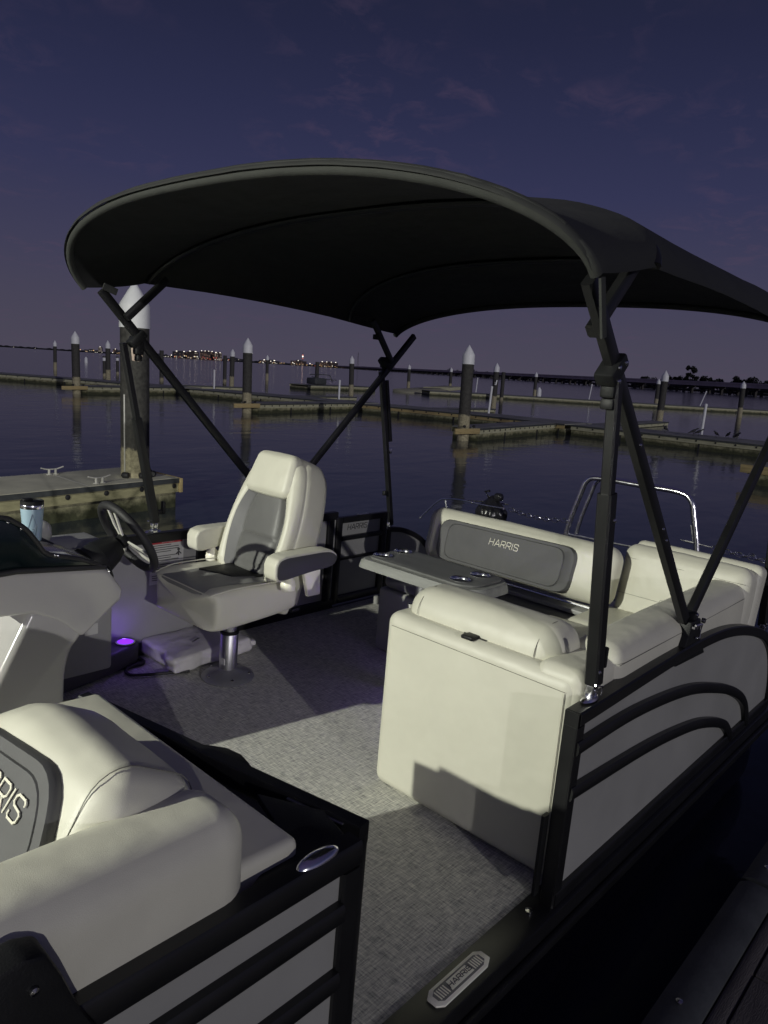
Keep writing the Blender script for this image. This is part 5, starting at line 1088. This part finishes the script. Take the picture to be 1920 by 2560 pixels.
def az(deg, dist): return Vector((math.cos(R(deg)) * dist, -0.84 + math.sin(R(deg)) * dist, 0))
landm = mat('dark_land', (0.008, 0.010, 0.009), 0.95, var=0.4, vscale=0.02)
def shore(name, pts, h, seed, width=250):
    bm = bmn(); random.seed(seed); n = 0; prev = None
    for (d0, r0), (d1, r1) in zip(pts, pts[1:]):
        m_ = max(2, int(abs(d1 - d0) * 9))
        for k in range(m_):
            u = k / m_; d = d0 + (d1 - d0) * u; r = r0 + (r1 - r0) * u; hh = h * (0.45 + 0.75 * abs(noise.noise(Vector((d * 2.3, seed, 0)))) + 0.35 * abs(noise.noise(Vector((d * 9, seed, 3)))))
            p = az(d, r); q = az(d, r + width); cur = [bm.verts.new((p.x, p.y, WATER - 1)), bm.verts.new((p.x, p.y, WATER + hh * .6)), bm.verts.new(((p.x * .7 + q.x * .3), (p.y * .7 + q.y * .3), WATER + hh)), bm.verts.new((q.x, q.y, WATER + hh)), bm.verts.new((q.x, q.y, WATER - 1))]
            if prev:
                for i in range(4): bm.faces.new((prev[i], prev[i + 1], cur[i + 1], cur[i]))
            prev = cur
    return put(fin(name, bm, landm, smooth=False), kind='structure')
shore('far_shore', [(76, 4200), (69, 3900), (64, 3300), (58, 2900), (52, 2700), (46, 2600), (40, 2300), (33, 1900), (27, 1500)], 13, 3)
shore('wooded_shore', [(34, 1500), (28, 1250), (22, 1050), (16, 950), (8, 900)], 8, 8)
# trees on the wooded shore
def tree(x, y, h, w, label, seed):
    random.seed(seed); t = thing('shore_tree', label, 'tree', (x, y, WATER), group='trees along the wooded shore')
    bm = bmn(); sweep(bm, [(x, y, WATER), (x + 0.2, y, WATER + h * 0.35), (x, y + .3, WATER + h * 0.7)], 0.7, seg=6, up=(1, 0, 0)); fin('trunk', bm, barkm, t)
    bm = bmn()
    cl = [(random.uniform(-w, w), random.uniform(-w, w), random.uniform(h * .3, h * .85), random.uniform(w * .3, w * .55)) for _ in range(11)]
    for cx, cy, cz_, cr_ in cl:
        for _ in range(75):
            v = Vector((random.gauss(0, 1), random.gauss(0, 1), random.gauss(0, 1))).normalized() * cr_ * random.uniform(.5, 1.1); c = Vector((x + cx, y + cy, WATER + cz_)) + v * Vector((1, 1, .7)).length / 1.6
            s = random.uniform(.5, 1.1); a = Vector((random.uniform(-1, 1), random.uniform(-1, 1), random.uniform(-1, 1))).normalized() * s; b = a.cross(Vector((random.uniform(-1, 1), random.uniform(-1, 1), random.uniform(-1, 1)))).normalized() * s
            bm.faces.new([bm.verts.new(c + a), bm.verts.new(c + b), bm.verts.new(c - a), bm.verts.new(c - b)])
    fin('crown', bm, leafm, t, smooth=False)
TL = ['rounded', 'tall', 'bushy', 'spreading', 'ragged', 'squat']
random.seed(4)
specs = [(23.3, 1030, 17, 11), (22.9, 1000, 14, 9), (24.0, 1050, 13, 10), (21.4, 960, 18, 11), (20.9, 950, 17, 12), (20.35, 940, 32, 9), (19.9, 930, 20, 12), (19.3, 930, 19, 12), (18.7, 920, 18, 11), (18.2, 915, 14, 9), (17.4, 910, 20, 9), (16.9, 905, 18, 11), (16.3, 900, 20, 11), (15.7, 900, 17, 11), (15.1, 900, 18, 11), (21.9, 970, 15, 10), (42.3, 2000, 22, 22), (35.8, 1700, 17, 16), (34.9, 1650, 12, 14), (37.4, 1800, 14, 18), (31.6, 1500, 12, 12)]
places = ['at the left end of the clump by the near bimini leg', 'second from the left end of the right-hand clump', 'small and lowest at the left end of the clump', 'just right of the capped pile', 'left of the tallest tree', 'much the tallest on the shore', 'just right of the tallest tree', 'second right of the tallest tree', 'third right of the tallest tree', 'before the gap in the tree line', 'first after the gap in the tree line', 'left of the rightmost capped pile', 'above the rightmost capped pile', 'near the right edge', 'at the right edge', 'behind the capped pile at right', 'alone above the bridge in mid distance', 'above the bridge left of the numbered pile', 'above the bridge beside the numbered pile', 'above the bridge right of the middle pile', 'faint and small above the bridge at mid right']
for i, ((a, r, h, w), pl2) in enumerate(zip(specs, places)):
    p = az(a, r); tree(p.x, p.y, h, w * .6, ('dark %s shore tree, ' % TL[i % 6]) + pl2, 100 + i)

# city across the bay
def emat(name, c, s): return mat(name, (0.02, 0.02, 0.02), 0.6, emis=c, estr=s * 0.6)
warm = emat('lamp_warm', (1.0, 0.62, 0.30), 2.6); wht = emat('lamp_white', (1.0, 0.92, 0.80), 3.0); red = emat('lamp_red', (1.0, 0.25, 0.18), 2.0); blu = emat('lamp_blue', (0.25, 0.35, 1.0), 3)
facade = mat('brick_tower', (0.05, 0.035, 0.035), 0.8, var=0.2, vscale=0.05); facade2 = mat('dark_tower', (0.03, 0.03, 0.04), 0.8, var=0.2, vscale=0.05); winm = emat('lit_window', (1.0, 0.60, 0.40), 0.40); winw = emat('bright_window', (1.0, 0.85, 0.7), 0.8)
random.seed(11)
def tower(deg, r, w, h, label, fm=facade, lit=0.4, roofl=0):
    p = az(deg, r); ang = R(deg) + math.pi / 2; t = thing('city_building', label, 'building', (p.x, p.y, WATER), group='lit buildings across the bay')
    Mx = Matrix.Translation((p.x, p.y, WATER)) @ Matrix.Rotation(ang + R(random.uniform(-12, 12)), 4, 'Z')
    bm = bmn(); box(bm, -w / 2, w / 2, -9, 9, -1, h, 0, 1, Mx); box(bm, -w / 5, w / 6, -5, 5, h, h + 3, 0, 1, Mx); fin('wall', bm, fm, t, smooth=False)
    bm = bmn(); nx = max(2, int(w / 6)); nzz = max(1, int(h / 4.2))
    for i in range(nx):
        for j in range(nzz):
            if random.random() < lit * 0.6:
                for s in (-1, 1): x = -w / 2 + (i + .5) * w / nx; z = 3 + j * 4.1; box(bm, x - 1.3, x + 1.3, s * 9.02 if s > 0 else -9.2, 9.2 if s > 0 else -9.02, z, z + 2.0, 0, 1, Mx)
    fins('lit_window', bm, winm if random.random() < .6 else winw, t, False)
    if roofl:
        bm = bmn()
        for k in range(roofl): x = -w / 2 + (k + .5) * w / roofl; box(bm, x - 1.2, x + 1.2, -9.5, -7, h + .3, h + 2.4, 0, 1, Mx); box(bm, x - 1.2, x + 1.2, 7, 9.5, h + .3, h + 2.4, 0, 1, Mx)
        fins('roof_light', bm, wht, t, False)
TW = [(64.0, 3300, 60, 14, 'low building at the left end of the city lights', facade2, .5, 0), (63.4, 3300, 16, 30, 'slim warm tower at the left end of the city lights', facade, .95, 1), (62.4, 3250, 20, 24, 'short tower with a row of lights left of the near pile', facade, .7, 1), (61.7, 3250, 80, 20, 'wide low block glowing blue beside the near pile', facade2, .3, 0),
      (59.6, 2950, 70, 12, 'long low block right of the near pile', facade2, .5, 0), (57.9, 2900, 60, 30, 'dark slab left of the brick towers', facade2, .35, 2), (57.0, 2850, 44, 33, 'left brick tower of the central pair', facade, .5, 2), (56.0, 2850, 56, 38, 'widest brick tower with rooftop lights in the city centre', facade, .65, 4), (55.2, 2800, 30, 34, 'narrow brick tower right of the widest one', facade, .6, 2),
      (54.0, 2800, 70, 14, 'low lit block left of the bare pile', facade2, .7, 0), (51.4, 2700, 80, 14, 'low lit block right of the capped pile', facade2, .6, 2), (49.2, 2650, 60, 20, 'reddish block below the slim mast', facade, .6, 1), (46.9, 2650, 70, 22, 'block with rooftop lights at the right end of the city', facade, .55, 4), (44.2, 2600, 60, 10, 'low dim block near the bridge start', facade2, .6, 0)]
for d, r, w, h, lb, fm, lit, rl in TW: tower(d, r, w * 0.9, h * 0.8, lb, fm, lit, rl)
bm = bmn(); p = az(61.6, 3230); box(bm, -20, 20, -1, 1, 20, 24, 0, 1, Matrix.Translation((p.x, p.y, WATER)) @ Matrix.Rotation(R(61.6 + 90), 4, 'Z')); put(fin('blue_sign', bm, blu, smooth=False), 'long blue lit sign on the block beside the near pile', 'sign')
# masts
for d, r, h, w, lb in ((40.2 + 4.5, 2500, 55, 2.5, 'dark lattice pylon rising above the right end of the city'), (48.9, 2650, 45, 2, 'slim mast with red lights behind the middle piles')):
    p = az(d, r); t = thing('radio_mast', lb, 'mast', (p.x, p.y, WATER)); bm = bmn()
    for s in (-1, 1): sweep(bm, [(p.x + s * w * 1.6, p.y, WATER), (p.x + s * .3, p.y, WATER + h)], 0.8, seg=5, up=(1, 0, 0))
    for k in range(6): z = WATER + h * k / 6; f = w * 1.6 * (1 - k / 6); sweep(bm, [(p.x - f, p.y, z), (p.x + f * .8, p.y, z + h / 6)], 0.5, seg=4, up=(0, 1, 0))
    fin('mast_frame', bm, concd, t)
    if 'red' in lb:
        bm = bmn()
        for z in (12, 24, 36): box(bm, p.x - 1.3, p.x + 1.3, p.y - 1.3, p.y + 1.3, WATER + z, WATER + z + 2.2)
        fins('mast_light', bm, red, t, False)
# waterfront lamps: each a post with a glowing head, copies of a few kinds
random.seed(21)
KIND = {}
for nm, m_, r_ in (('warm', warm, 1.3), ('white', wht, 1.5), ('red', red, 1.4)):
    b1 = bmn(); sweep(b1, [(0, 0, 0), (0, 0, 7)], 0.5, seg=5, up=(1, 0, 0)); me1 = bpy.data.meshes.new('lamp_post'); b1.to_mesh(me1); me1.materials.append(concd)
    b2 = bmn(); bmesh.ops.create_icosphere(b2, subdivisions=1, radius=r_); b2.transform(Matrix.Translation((0, 0, 7))); me2_ = bpy.data.meshes.new('lamp_head'); b2.to_mesh(me2_); me2_.materials.append(m_)
    KIND[nm] = (me1, me2_)
def lamp(d, r, kind, sc, hz, label):
    p = az(d, r); t = thing('waterfront_lamp', label, 'lamp', (p.x, p.y, WATER), group=f'{kind} waterfront lamps across the bay')
    for nm, me_ in zip(('lamp_post', 'lamp_head'), KIND[kind]):
        o = bpy.data.objects.new(nm, me_); COL.objects.link(o); o.parent = t; o.scale = (sc, sc, hz)
for (d0, d1, n, r0, kinds) in ((64.9, 61.2, 16, 3150, 'wwx'), (59.9, 54.0, 46, 2750, 'wxxr'), (52.2, 50.2, 14, 2600, 'xw'), (49.8, 45.6, 26, 2550, 'wrxw'), (45.0, 42.5, 4, 2450, 'x'), (75, 66, 7, 3700, 'x')):
    for k in range(n):
        d = d0 + (d1 - d0) * (k + random.uniform(-.45, .45)) / n; kd = {'w': 'warm', 'x': 'white', 'r': 'red'}[random.choice(kinds)]
        hz = random.choice([.35, .5, .6, .8, 1.3]); lamp(d, r0 + random.uniform(-25, 25), kd, random.uniform(.6, 1.15), hz, {'warm': 'tiny warm lamp along the far waterfront', 'white': 'tiny white lamp along the far waterfront', 'red': 'tiny red lamp along the far waterfront'}[kd])
for d, lb in ((52.7, 'high floodlight right of the capped pile'), (48.9, 'high white floodlight beside the red-lit mast')):
    p = az(d, 2600); t = thing('tall_floodlight', lb, 'lamp', (p.x, p.y, WATER)); bm = bmn(); sweep(bm, [(p.x, p.y, WATER), (p.x, p.y, WATER + 30)], 0.7, seg=5, up=(1, 0, 0)); fin('lamp_post', bm, concd, t)
    bm = bmn(); lathe(bm, [(0.1, 28), (2.4, 32), (2.4, 34)], (p.x, p.y, WATER), 10); fin('lamp_head', bm, wht, t)
